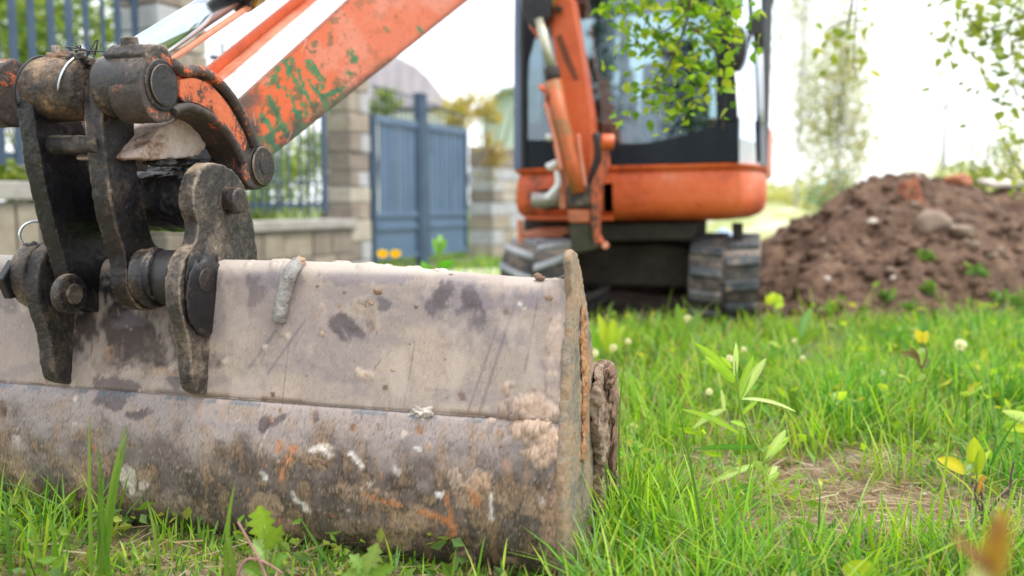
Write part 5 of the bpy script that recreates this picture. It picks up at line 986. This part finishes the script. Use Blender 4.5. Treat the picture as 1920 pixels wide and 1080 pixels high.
# ------------------------------------------------------------ grass
def blades(P_, h, wd, cols, lean=.35, curl=.5, up0=None):
    n_ = len(P_); a = rng.uniform(0, 6.283, n_); ld = np.stack([np.cos(a), np.sin(a), np.zeros(n_)], 1); sd_ = np.stack([-np.sin(a+rng.normal(size=n_)*.6), np.cos(a), np.zeros(n_)], 1)
    ln_ = (np.abs(rng.normal(size=n_))*lean)[:, None]; cu_ = (rng.random(n_)*curl)[:, None]; h = np.asarray(h)[:, None]; wd = np.asarray(wd)[:, None]; V = []
    for t, f_ in ((0, .75), (.4, 1.), (.75, .7), (1, 0)):
        c_ = P_+ld*h*(ln_*t+cu_*t*t)+Zv*h*t*(1-.38*cu_*t)*(1/np.sqrt(1+ln_**2))
        V += [c_-sd_*wd*f_/2, c_+sd_*wd*f_/2] if f_ else [c_]
    V = np.stack(V, 1); b_ = np.arange(n_)[:, None]*7; T1 = []
    for q in ((0, 1, 3), (0, 3, 2), (2, 3, 5), (2, 5, 4), (4, 5, 6)): T1.append(b_+np.array(q))
    Fs = np.stack(T1, 1).reshape(-1, 3); c = np.array(cols)[rng.integers(0, len(cols), n_)]*rng.uniform(.75, 1.25, (n_, 1))
    c7 = np.repeat(c[:, None], 7, 1); c7[:, 0:2] *= .8; c7[:, 6] *= 1.1
    return V.reshape(-1, 3), Fs, c7.reshape(-1, 3)
def scatter(n_, y0, y1, pw_=1.):
    y = y0+(y1-y0)*rng.random(n_)**pw_; x = rng.uniform(-.70, .70, n_)*(y+.25); return x, y
def bare(x, y):
    """trodden, nearly bare spots"""
    b_ = np.zeros_like(x)
    for px, py, rx, ry in ((1650, 945, .36, .26), (1500, 880, .24, .13), (1400, 900, .16, .14), (1620, 850, .2, .08), (1700, 990, .22, .09), (1640, 590, .9, .35), (1350, 605, .9, .22), (1280, 850, .15, .1), (1200, 590, .7, .25), (1250, 565, 1.0, 1.0), (1560, 700, .25, .2), (1400, 800, .2, .12)):
        g_ = ground(px, py); b_ = np.maximum(b_, np.exp(-(((x-g_[0])/rx)**2+((y-g_[1])/ry)**2)*1.1))
    return b_
def keep(x, y, thin=1.):
    d0 = x-O[0]; d1 = y-O[1]; u_ = d0*Uv[0]+d1*Uv[1]; w_ = d0*Wv[0]+d1*Wv[1]
    k = ~((u_ > .05) & (u_ < .55) & (w_ < .03) & (w_ > WL))
    k &= ~((u_ > 3.35) & (u_ < 5.6) & (w_ < .40) & (w_ > -1.18))
    k &= ~((x > 1.7) & (y > 5.45) & (y < 8.6) & (x < 7))
    gd = (x-FA[0])*FN[0]+(y-FA[1])*FN[1]; k &= ~((gd < .28) & (gd > -.3))
    k &= rng.random(len(x)) > bare(x, y)*thin*1.15
    return k
GC = [(.13, .33, .020), (.19, .42, .028), (.28, .49, .035), (.06, .19, .022), (.22, .42, .13), (.38, .52, .06)]
STRAW = [(.46, .36, .22), (.38, .27, .17), (.52, .44, .30)]
GCX = GC*4+STRAW[:2]+[(.40, .42, .12)]
GV, GFc, GCl = [], [], []; off_ = 0
def front_h(x, y):
    d0 = x-O[0]; d1 = y-O[1]; u_ = d0*Uv[0]+d1*Uv[1]; w_ = d0*Wv[0]+d1*Wv[1]
    return np.where((u_ < .05) & (w_ < .04), np.interp(w_, [-1.5, -1.05, -.75, -.3, .04], [.9, .58, .30, .22, .30]), 1.)
def addg(V, Fs, c):
    global off_
    GV.append(V); GFc.append(Fs+off_); GCl.append(c); off_ += len(V)
def patchy(x, y, k): return fbm(x*2.2+50, y*2.2+50, 4, k)
for n_, y0, y1, h0, h1, w0, curl in ((46000, 1.35, 3.4, .03, .14, .0042, .9), (52000, 3.0, 6.2, .04, .15, .0075, .7), (26000, 6, 13, .05, .15, .014, .5), (15000, 12, 32, .07, .22, .03, .4)):
    x, y = scatter(n_, y0, y1); pt = patchy(x, y, 1); k = keep(x, y) & (rng.random(n_) < sstep(.28, .52, pt)*.85+.2) & (rng.random(n_) > .5*np.exp(-(((x-.75)/.75)**2+((y-1.95)/.42)**2))); x, y, pt = x[k], y[k], pt[k]
    fh = front_h(x, y)
    hh_ = fh*(h0+(h1-h0)*rng.random(len(x))**1.7)*(.55+.9*sstep(.4, .65, pt))*(1-.6*bare(x, y))
    addg(*blades(np.stack([x, y, ground_h(x, y)-.003], 1), hh_, w0*rng.uniform(.6, 1.5, len(x)), GCX, .35, curl))
# taller tufts
cx_, cy_ = scatter(420, 1.5, 6.5); k = keep(cx_, cy_); cx_, cy_ = cx_[k], cy_[k]
for x0, y0 in zip(cx_, cy_):
    n_ = rng.integers(6, 22); x = x0+rng.normal(size=n_)*.025; y = y0+rng.normal(size=n_)*.025; k = keep(x, y, 0); x, y = x[k], y[k]
    if len(x): addg(*blades(np.stack([x, y, ground_h(x, y)], 1), front_h(x, y)*rng.uniform(.09, .22, len(x)), rng.uniform(.003, .006, len(x))*(1+.12*(y0-1.5)), [GC[rng.integers(0, 6)], GC[2]], .28, .6))
x, y = scatter(1500, 1.55, 5.5); k = keep(x, y) & (x > .35) & (np.hypot(x-.64, y-2.1) > .30); x, y = x[k], y[k]
addg(*blades(np.stack([x, y, ground_h(x, y)], 1), rng.uniform(.14, .30, len(x)), rng.uniform(.003, .0055, len(x))*(1+.15*(y-1.5)), [(.32, .46, .05), (.24, .42, .04), (.40, .48, .12), (.30, .44, .16)], .3, .7))
for px, py, n_, hm in ((1560, 760, 140, .20), (1560, 800, 120, .20), (1650, 770, 120, .20), (1250, 1010, 60, .2), (1330, 1040, 70, .2), (1185, 1010, 60, .2), (1760, 730, 120, .22), (1860, 770, 120, .24), (1450, 700, 110, .20), (1610, 700, 120, .2), (1900, 900, 70, .24), (1240, 830, 70, .24), (1420, 1050, 40, .17), (1780, 1060, 50, .18), (1200, 760, 90, .2), (1700, 660, 140, .2), (1850, 640, 160, .22)):
    g_ = ground(px, py); x = g_[0]+rng.normal(size=n_)*.07; y = g_[1]+rng.normal(size=n_)*.07; k = keep(x, y, 0); x, y = x[k], y[k]; dk_ = rng.random() < .5
    addg(*blades(np.stack([x, y, ground_h(x, y)], 1), hm*rng.uniform(.4, 1.2, len(x)), rng.uniform(.0035, .007, len(x))*(1+.1*(g_[1]-1.5)), [(.07, .24, .03), (.12, .34, .04), (.20, .42, .05)] if dk_ else [(.22, .46, .03), (.34, .54, .05), (.16, .36, .03)], .32, .7))
# clumps along the near foot of the bucket and its right side
for w_a, w_b, u_a, u_b, n_, hm in ((-1.45, -.95, -.28, .0, 380, .16), (-.95, -.30, -.22, .0, 120, .07), (-.35, .05, -.16, .0, 60, .05), (.04, .16, -.1, .6, 330, .16), (-.2, .3, -.30, -.05, 160, .11)):
    u_ = rng.uniform(u_a, u_b, n_); w2 = rng.uniform(w_a, w_b, n_); x = O[0]+u_*Uv[0]+w2*Wv[0]; y = O[1]+u_*Uv[1]+w2*Wv[1]
    addg(*blades(np.stack([x, y, ground_h(x, y)-.004], 1), hm*rng.uniform(.3, 1.25, n_), rng.uniform(.003, .0062, n_), GC, .38, .75))
# lying straw
x, y = scatter(30000, 1.4, 5); k = (rng.random(len(x)) < .38+.62*bare(x, y)) & keep(x, y, 0); x, y = x[k], y[k]; n_ = len(x)
a = rng.uniform(0, 6.283, n_); d = np.stack([np.cos(a), np.sin(a), rng.normal(size=n_)*.12], 1); s_ = np.stack([-np.sin(a), np.cos(a), rng.normal(size=n_)*.3], 1); l_ = rng.uniform(.012, .075, (n_, 1))*rng.random((n_, 1))**.5; p = np.stack([x, y, ground_h(x, y)+.004+.03*rng.random(n_)**2], 1); ws_ = rng.uniform(.0008, .0022, (n_, 1))
V = np.stack([p-d*l_-s_*ws_, p-d*l_+s_*ws_, p+d*l_+s_*ws_, p+d*l_-s_*ws_], 1).reshape(-1, 3); b_ = np.arange(n_)[:, None]*4; Fs = np.concatenate([b_+np.array((0, 1, 2)), b_+np.array((0, 2, 3))])
c = np.repeat(np.array(STRAW+[(.25, .19, .13)])[rng.integers(0, 4, n_)]*rng.uniform(.7, 1.3, (n_, 1)), 4, 0)
link('straw', mesh('straw', V, Fs, GRASSM, False, c), kind='stuff', label='dry straw and dead stalks lying on the trodden soil')
# small broad leaves of ground cover
x, y = scatter(14000, 1.45, 7); k = keep(x, y) & (fbm(x*3+9, y*3+9, 4, 3) > .47); x, y = x[k], y[k]; V, Fs, c = leaf_cloud(np.stack([x, y, ground_h(x, y)+rng.uniform(.01, .09, len(x))], 1), .032, [(.15, .28, .03), (.22, .34, .05), (.12, .22, .06), (.27, .33, .06)], .25, 1.8)
x, y = scatter(2600, 2.0, 6.5); k = keep(x, y) & (fbm(x*1.7+29, y*1.7+9, 4, 5) > .46); x, y = x[k], y[k]; V2, F2, c2 = leaf_cloud(np.stack([x, y, ground_h(x, y)+rng.uniform(.03, .15, len(x))], 1), .060, [(.30, .50, .04), (.42, .58, .06), (.16, .38, .04), (.40, .55, .22), (.55, .55, .05)], .2, 2.3)
V, Fs, c = np.concatenate([V, V2]), np.concatenate([Fs, F2+len(V)]), np.concatenate([c, c2])
link('ground_cover', mesh('ground_cover', V, Fs, LEAFM, False, c), kind='stuff', label='small round leaved weeds among the grass')
link('grass', mesh('grass', np.concatenate(GV), np.concatenate(GFc), GRASSM, False, np.concatenate(GCl)), kind='stuff', label='fresh green grass of uneven height')
parts_ = []
for k in range(420):
    x, y = rng.uniform(-.2, 2.2), rng.uniform(1.5, 3.6)
    if not keep(np.array([x]), np.array([y]), 0)[0]: continue
    r_ = .003+.009*rng.random()**2.5; parts_.append(rock_vf((x, y, float(ground_h(np.array(x), np.array(y)))+r_*.3), r_, (1.2, 1, .6), 1, .6, k % 50))
V, Fs = join(parts_); obj('gravel', V, Fs, mat('small stones', [(.3, (.22, .17, .13)), (.7, (.55, .50, .46))], 25, .9), None, True, kind='stuff', label='scattered pebbles and crumbs of soil')

# ------------------------------------------------------------ single plants drawn from the photograph
def vplane(px, py, Y): return Cv+ray(px, py)*(Y/ray(px, py)[1])
def leaf_between(b_, t_, wd, col, bend=.12, parent=None, name='leaf', roll=0, m_=None, jag=0):
    b_, t_ = np.asarray(b_), np.asarray(t_); d = t_-b_; l_ = np.linalg.norm(d); d = d/l_; s_ = np.cross(d, Cv-b_); s_ /= np.linalg.norm(s_); nn = np.cross(s_, d); s_, nn = s_*math.cos(roll)+nn*math.sin(roll), nn*math.cos(roll)-s_*math.sin(roll)
    V = []; ks = 9
    for i in range(ks):
        t = i/(ks-1); ww = wd*.5*(math.sin(math.pi*min(.985, .10+t*.88))**.7)*(1+(jag*(-1)**i)); c = b_+d*l_*t+(nn*.25+Zv*.75)*bend*l_*4*t*(1-t)
        V += [c-s_*ww+nn*ww*.35, c, c+s_*ww+nn*ww*.35]
    Fs = [(i*3+k, i*3+k+1, i*3+k+4, i*3+k+3) for i in range(ks-1) for k in (0, 1)]
    cc = np.tile(np.array(col, float), (len(V), 1)); cc[1::3] *= 1.35
    return obj(name, V, Fs, m_ or LEAFM, parent, True, cc)
def plant(name, Y, base, stems, leaves, label, cat='weed', col=(.19, .33, .035), sr=.003, stem_m=None, jit=.02, jag=0):
    g_ = vplane(*base, Y); g_[2] = min(g_[2], GZ+.02); T = empty(name, g_, label=label, category=cat)
    sm = stem_m or flat('green stem', (.26, .38, .06), .5, trans=.2)
    for st_ in stems: pts = smooth_path([vplane(x, y, Y) for x, y in st_], 5); obj('stem', *tube_vf(pts, np.linspace(sr, sr*.6, len(pts)), 7), sm, T, True)
    for lf in leaves:
        (x0, y0, x1, y1, wpx), c = lf[:5], (lf[5] if len(lf) > 5 else col)
        f_ = Y/F; leaf_between(vplane(x0, y0, Y), vplane(x1, y1, Y+rng.uniform(-1, 1)*jit), wpx*f_*1.25, np.array(c)*rng.uniform(.95, 1.25), rng.uniform(.03, .10), T, roll=rng.uniform(-.5, .5), jag=jag)
    return T
PALE = (.46, .60, .24); DG = (.09, .24, .04)
plant('willowherb', 2.12, (1437, 945), [[(1437, 948), (1432, 880), (1430, 850), (1418, 835), (1396, 790), (1386, 750), (1380, 700), (1377, 650)], [(1432, 870), (1448, 850)]],
      [(1378, 712, 1303, 643, 14), (1376, 716, 1322, 668, 12), (1378, 705, 1380, 642, 9, PALE), (1387, 748, 1413, 668, 14), (1389, 745, 1436, 672, 15, PALE), (1426, 840, 1302, 842, 10, DG), (1384, 812, 1280, 768, 9), (1356, 768, 1300, 803, 11, PALE), (1438, 862, 1473, 806, 15, PALE), (1442, 856, 1480, 820, 12), (1412, 872, 1328, 908, 11, PALE), (1428, 915, 1344, 926, 15, DG), (1388, 748, 1492, 772, 6, PALE), (1436, 902, 1457, 874, 14, PALE), (1436, 920, 1490, 925, 14), (1410, 985, 1452, 988, 17), (1358, 770, 1352, 730, 8, PALE), (1440, 905, 1460, 885, 10), (1393, 775, 1420, 752, 8), (1372, 690, 1352, 668, 8), (1400, 800, 1370, 790, 8)],
      'tall pale green weed with narrow lance shaped leaves right of the bucket', col=(.32, .52, .07), sr=.0038)
plant('leaf_rosette', 2.0, (1330, 1000), [[(1330, 1005), (1328, 985)]], [(1330, 990, 1290, 965, 16, PALE), (1330, 990, 1320, 950, 14, PALE), (1332, 990, 1365, 960, 16), (1330, 992, 1375, 985, 18, PALE), (1328, 992, 1285, 995, 15), (1332, 990, 1345, 945, 12, PALE)], 'low rosette of pale leaves at the foot of the tall weed')
plant('yellow_leaf_shoot', 1.86, (1832, 1010), [[(1832, 1015), (1830, 960), (1832, 905), (1830, 860)]], [(1808, 886, 1758, 860, 20, (.55, .50, .03)), (1806, 888, 1826, 862, 14, (.30, .42, .10)), (1830, 885, 1827, 820, 24, (.33, .42, .03)), (1832, 890, 1840, 838, 16, (.28, .42, .05)), (1830, 930, 1846, 890, 8, (.45, .22, .06)), (1812, 890, 1820, 870, 10, (.5, .6, .4))], 'young shoot with yellow green oval leaves at lower right', jit=.01)
tw_m = mat('dark dead twig', [(.3, (.05, .035, .035)), (.7, (.15, .11, .10))], 60, .8)
plant('dead_twig', 1.84, (1842, 1010), [[(1840, 1015), (1845, 985), (1855, 960), (1878, 930), (1893, 915), (1896, 890), (1901, 866)], [(1845, 975), (1836, 950), (1828, 925), (1832, 905)], [(1841, 985), (1842, 950), (1840, 920)]], [], 'dark forked dead twig beside the yellow leaf shoot', 'twig', stem_m=tw_m, sr=.0032)
plant('withered_weed', 2.75, (1730, 800), [[(1726, 805), (1733, 770), (1735, 720), (1727, 690), (1718, 660), (1706, 655)], [(1728, 690), (1738, 665), (1730, 640)]], [(1728, 642, 1718, 618, 14, (.60, .52, .04)), (1730, 644, 1738, 620, 13, (.55, .50, .05)), (1722, 672, 1690, 660, 9, (.16, .12, .05)), (1724, 680, 1705, 650, 9, (.20, .15, .06)), (1730, 690, 1745, 672, 10, (.12, .16, .05)), (1733, 700, 1720, 715, 12, (.22, .34, .06))], 'half withered brown stemmed weed with two yellow leaves on top', stem_m=flat('brown stem', (.16, .08, .04), .6), sr=.003)
plant('curled_stalk', 2.6, (1290, 775), [[(1296, 778), (1286, 760), (1276, 735), (1275, 712), (1276, 702)], ], [(1276, 712, 1273, 700, 7, (.12, .08, .06))], 'short curled brown stalk in the grass right of the bucket', 'stalk', stem_m=flat('brown stem', (.26, .12, .06), .6), sr=.004)
plant('edge_weed', 2.3, (1935, 900), [[(1938, 905), (1945, 840), (1950, 790)]], [(1945, 790, 1880, 770, 16, PALE), (1945, 806, 1888, 806, 14, (.42, .5, .05)), (1948, 830, 1876, 812, 14), (1945, 860, 1900, 880, 12, DG)], 'weed with long pale leaves poking in at the right edge')
plant('yellow_flowered_weed', 4.2, (1450, 640), [[(1450, 645), (1452, 600), (1451, 562)]], [(1451, 568, 1436, 556, 16, (.46, .56, .06)), (1452, 566, 1466, 555, 16, (.42, .54, .06)), (1451, 572, 1470, 570, 14, (.40, .52, .06)), (1451, 566, 1450, 548, 15, (.45, .56, .07)), (1451, 600, 1440, 590, 12), (1451, 612, 1470, 598, 12)], 'blurred weed with a yellow green tip in front of the right track', sr=.008)
plant('broadleaf_weed', 4.0, (1500, 650), [[(1500, 655), (1498, 625)]], [(1498, 640, 1520, 578, 15, (.16, .30, .10)), (1498, 645, 1475, 600, 18, (.2, .36, .05)), (1500, 645, 1540, 615, 14)], 'broad leaved weed near the orange timber offcut')
plant('broadleaf_weed', 4.1, (1280, 640), [[(1280, 645), (1280, 620)]], [(1280, 640, 1270, 570, 14, (.22, .38, .06)), (1282, 640, 1305, 590, 10, (.18, .32, .06)), (1280, 642, 1245, 600, 12)], 'upright broad leaved weed in front of the gap between the tracks')
plant('broadleaf_weed', 3.6, (1140, 660), [[(1140, 665), (1140, 640)]], [(1140, 660, 1122, 590, 18, (.40, .50, .04)), (1142, 660, 1150, 598, 20, (.38, .50, .04)), (1142, 662, 1172, 610, 16, (.3, .42, .05))], 'yellow green broad leaves just right of the bucket corner')
plant('flowering_weed', 4.4, (822, 575), [[(822, 590), (822, 520), (824, 450)]], [(822, 540, 790, 490, 14, (.13, .36, .03)), (822, 520, 868, 520, 16, (.13, .36, .03)), (824, 480, 812, 446, 10, (.2, .42, .1)), (824, 475, 838, 450, 10, (.2, .42, .1)), (822, 500, 850, 490, 14, (.1, .34, .03)), (822, 520, 780, 505, 12, (.13, .36, .03)), (868, 520, 866, 560, 12, (.1, .34, .03)), (822, 560, 800, 520, 14), (824, 470, 826, 440, 12, (.24, .44, .14))], 'bright green weed rising behind the bucket edge before the gate', sr=.008)
for px, py, Y, lb in ((718, 478, 6.2, 'left one of two yellow flowers before the gate'), (742, 478, 6.3, 'right one of two yellow flowers before the gate')):
    T = plant('yellow_flower', Y, (px, 540), [[(px, 545), (px, py)]], [], lb, 'flower', sr=.006); c = vplane(px, py, Y)
    for k in range(10): a = k*.628; leaf_between(c, c+np.array([math.cos(a)*.045, -.012, math.sin(a)*.032+.012]), .026, (.85, .62, .02), .02, T, 'petal')
YL = (.8, .8, .76)
for px, py, Y, r, lb in ((1800, 647, 3.1, .021, 'large white dandelion clock at right behind the withered weed'), (1368, 673, 3.0, .014, 'white dandelion clock just above the tall lance leaved weed'), (1607, 776, 2.7, .011, 'small white seed head in the middle of the grass'), (1490, 640, 3.9, .013, 'faint pinkish seed head behind the tall weed'), (1113, 662, 3.2, .018, 'white seed head touching the right edge of the bucket'), (1150, 652, 3.5, .015, 'white seed head a little right of the bucket edge'), (1186, 805, 2.6, .020, 'white fluffy seed head low beside the side cutter'), (1290, 598, 4.3, .02, 'white seed head in front of the right track'), (1178, 640, 3.4, .012, 'tiny white seed head between two larger ones right of the bucket'), (1395, 655, 3.3, .011, 'tiny seed head to the right above the lance leaved weed'), (1505, 672, 3.4, .012, 'small white seed head left of the withered weed'), (1330, 735, 2.8, .012, 'small white seed head left of the lance leaved weed stem'), (1655, 700, 3.0, .012, 'small white seed head in the dark green tufts')):
    c = vplane(px, py, Y); T = empty('dandelion', (c[0], c[1], GZ), label=lb, category='dandelion'); obj('stem', *tube_vf([(c[0]+.01, c[1], GZ-.01), (c[0]+.004, c[1], c[2]*.5), c], .0022, 6), flat('green stem', (.2, .26, .08), .6), T, True)
    g_ = rng.normal(size=(160, 3)); g_ /= np.linalg.norm(g_, axis=1)[:, None]; V, Fs, cc = leaf_cloud(c+g_*r*rng.uniform(.75, 1, (160, 1)), r*.5, [YL], .06, 1.5); obj('seed_head', V, Fs, LEAFM, T, False, cc)
# left foreground
plant('dandelion_leaf_plant', 1.50, (500, 1062), [[(503, 1095), (500, 1040), (496, 985)], [(500, 1095), (512, 1050), (522, 1010)]], [(498, 1010, 488, 948, 40, (.22, .36, .03)), (500, 1030, 528, 985, 26, (.20, .34, .04)), (498, 1050, 476, 1012, 24, (.28, .42, .16)), (500, 1075, 540, 1040, 24, (.13, .26, .04)), (498, 1080, 455, 1060, 26, (.16, .3, .04))], 'upright jagged dandelion leaf at the foot of the bucket below the cross shaped rub marks', jit=.01, jag=.28)
plant('dandelion_leaf_plant', 1.47, (690, 1085), [[(690, 1100), (686, 1060)]], [(688, 1075, 708, 1018, 26, (.24, .36, .10)), (686, 1078, 655, 1040, 22, (.18, .32, .06)), (690, 1080, 740, 1062, 22, (.15, .28, .04)), (690, 1085, 640, 1080, 26, (.2, .33, .06))], 'jagged pale leaves at the bottom edge left of the bucket middle', jit=.01, jag=.3)
plant('pink_stalk', 1.49, (480, 1075), [[(505, 1100), (486, 1050), (465, 1012), (446, 978)], [(440, 1100), (452, 1062), (470, 1047), (500, 1056), (530, 1075)]], [], 'bent reddish brown dead stalks by the jagged leaf', 'stalk', stem_m=mat('reddish stalk', [(.3, (.22, .12, .10)), (.7, (.42, .25, .20))], 40, .8), sr=.0036)
for k, (sts, lb, wpx) in enumerate([(((172, 1075, 168, 930, 168, 782), (185, 1075, 188, 900, 184, 835)), 'pair of thin upright grass blades at left foreground', 8), (((185, 1080, 212, 900, 238, 795), (196, 1080, 214, 930, 240, 812), (205, 1085, 190, 950, 196, 890)), 'tallest dark green grass blades leaning right before the bucket', 11), (((300, 1085, 290, 1000, 276, 935),), 'single grass blade leaning left in front of the bucket drum', 8), (((425, 1080, 428, 980, 440, 905), (440, 1080, 430, 1020, 422, 990)), 'grass blades standing in front of the bucket left of the jagged leaf', 10), (((80, 1080, 60, 990, 45, 920), (110, 1080, 100, 1000, 82, 915), (20, 1080, 14, 980, 8, 925)), 'group of grass blades at the far left foreground', 9), (((640, 1085, 600, 1030, 560, 965),), 'long grass blade arching left before the bucket', 9), (((1225, 1085, 1195, 960, 1120, 852), (1252, 1085, 1228, 1000, 1200, 925), (1330, 1080, 1300, 900, 1270, 760), (1285, 1085, 1255, 960, 1250, 850)), 'tall arching grass blades right of the bucket corner', 8), (((1180, 985, 1120, 950, 1076, 975),), 'pale grass blade bending left across the bucket side plate', 7), (((1150, 1000, 1130, 850, 1118, 760), (1165, 960, 1160, 800, 1172, 660)), 'thin grass stems beside the mud covered side cutter', 5)]):
    Y = 1.55 if k in (0, 1, 2, 4) else 1.50
    if k >= 6: Y = 1.66 if k < 8 else 1.85
    b0_ = vplane(sts[0][0], sts[0][1], Y); T = empty('grass_blades', (b0_[0], b0_[1], GZ), label=lb, category='grass')
    for q in sts:
        pts = smooth_path([vplane(q[0], q[1], Y), vplane(q[2], q[3], Y-.01), vplane(q[4], q[5], Y)], 8); wd = wpx*Y/F; V = []; kn = len(pts); sd_ = rt*.94+np.array([0, .34, 0])
        for i, p in enumerate(pts): t = i/(kn-1); ww = wd*.5*(1-t**2.2)*.95+.0002; V += [p-sd_*ww, p+np.array([0, .0012, 0]), p+sd_*ww]
        obj('blade', V, [(i*3+j, i*3+j+1, i*3+j+4, i*3+j+3) for i in range(kn-1) for j in (0, 1)], LEAFM, T, True, np.tile(np.array([(.14, .29, .03), (.10, .22, .035), (.2, .34, .05)][rng.integers(0, 3)]), (len(V), 1)))
# out of focus shoot close to the camera at lower right
T = empty('near_shoot', (.31, .62, GZ), label='strongly blurred brown and yellow leaf shoot close to the camera at lower right', category='shoot')
nb = vplane(1862, 1120, .62); obj('stem', *tube_vf([(.31, .63, GZ), nb*np.array([1, 1, .6])+np.array([0, 0, .0]), nb], .003, 8), flat('brown stem', (.16, .08, .04), .6), T, True)
for x0, y0, x1, y1, wpx, c in ((1855, 1090, 1882, 955, 46, (.36, .27, .05)), (1870, 1080, 1872, 960, 40, (.34, .21, .10)), (1862, 1080, 1780, 998, 24, (.26, .13, .09)), (1850, 1100, 1815, 1070, 40, (.42, .48, .25))):
    leaf_between(vplane(x0, y0, .62), vplane(x1, y1, .60), wpx*.62/F, c, .05, T)
T = plant('low_leaf', 1.50, (1605, 1090), [[(1605, 1110), (1605, 1085)]], [(1640, 1085, 1580, 1062, 44, (.33, .42, .03))], 'single yellow green leaf cut by the bottom edge of the photograph')
# small weeds growing on the mound
for k, (px, py) in ((0, (1735, 488)), (2, (1830, 515)), (3, (1660, 566)), (4, (1745, 553)), (7, (1870, 566)), (8, (1905, 575)), (9, (1560, 590)), (10, (1700, 585))):
    p = on_mound(px, py); c = p+Zv*.03; V, Fs, cc = leaf_cloud(crown_pts(c, (.05, .045, .05), 40, 5, .8), .06, [(.13, .27, .05), (.2, .34, .08)], .3, 1.6)
    obj('seedling', V, Fs, LEAFM, None, False, cc, label='small green weed sprouting %s' % ['highest on the slope below the rocks', 'on the lower slope below the large rock', 'at mid slope towards the right edge', 'at the foot left of centre', 'at the foot right under the large rock', 'near the foot towards the right', 'on the left lower slope', 'at the foot near the right edge', 'at the far right foot', 'near the timber offcut', 'in the grass edge below the brick'][k]+' of the dirt mound', category='weed')
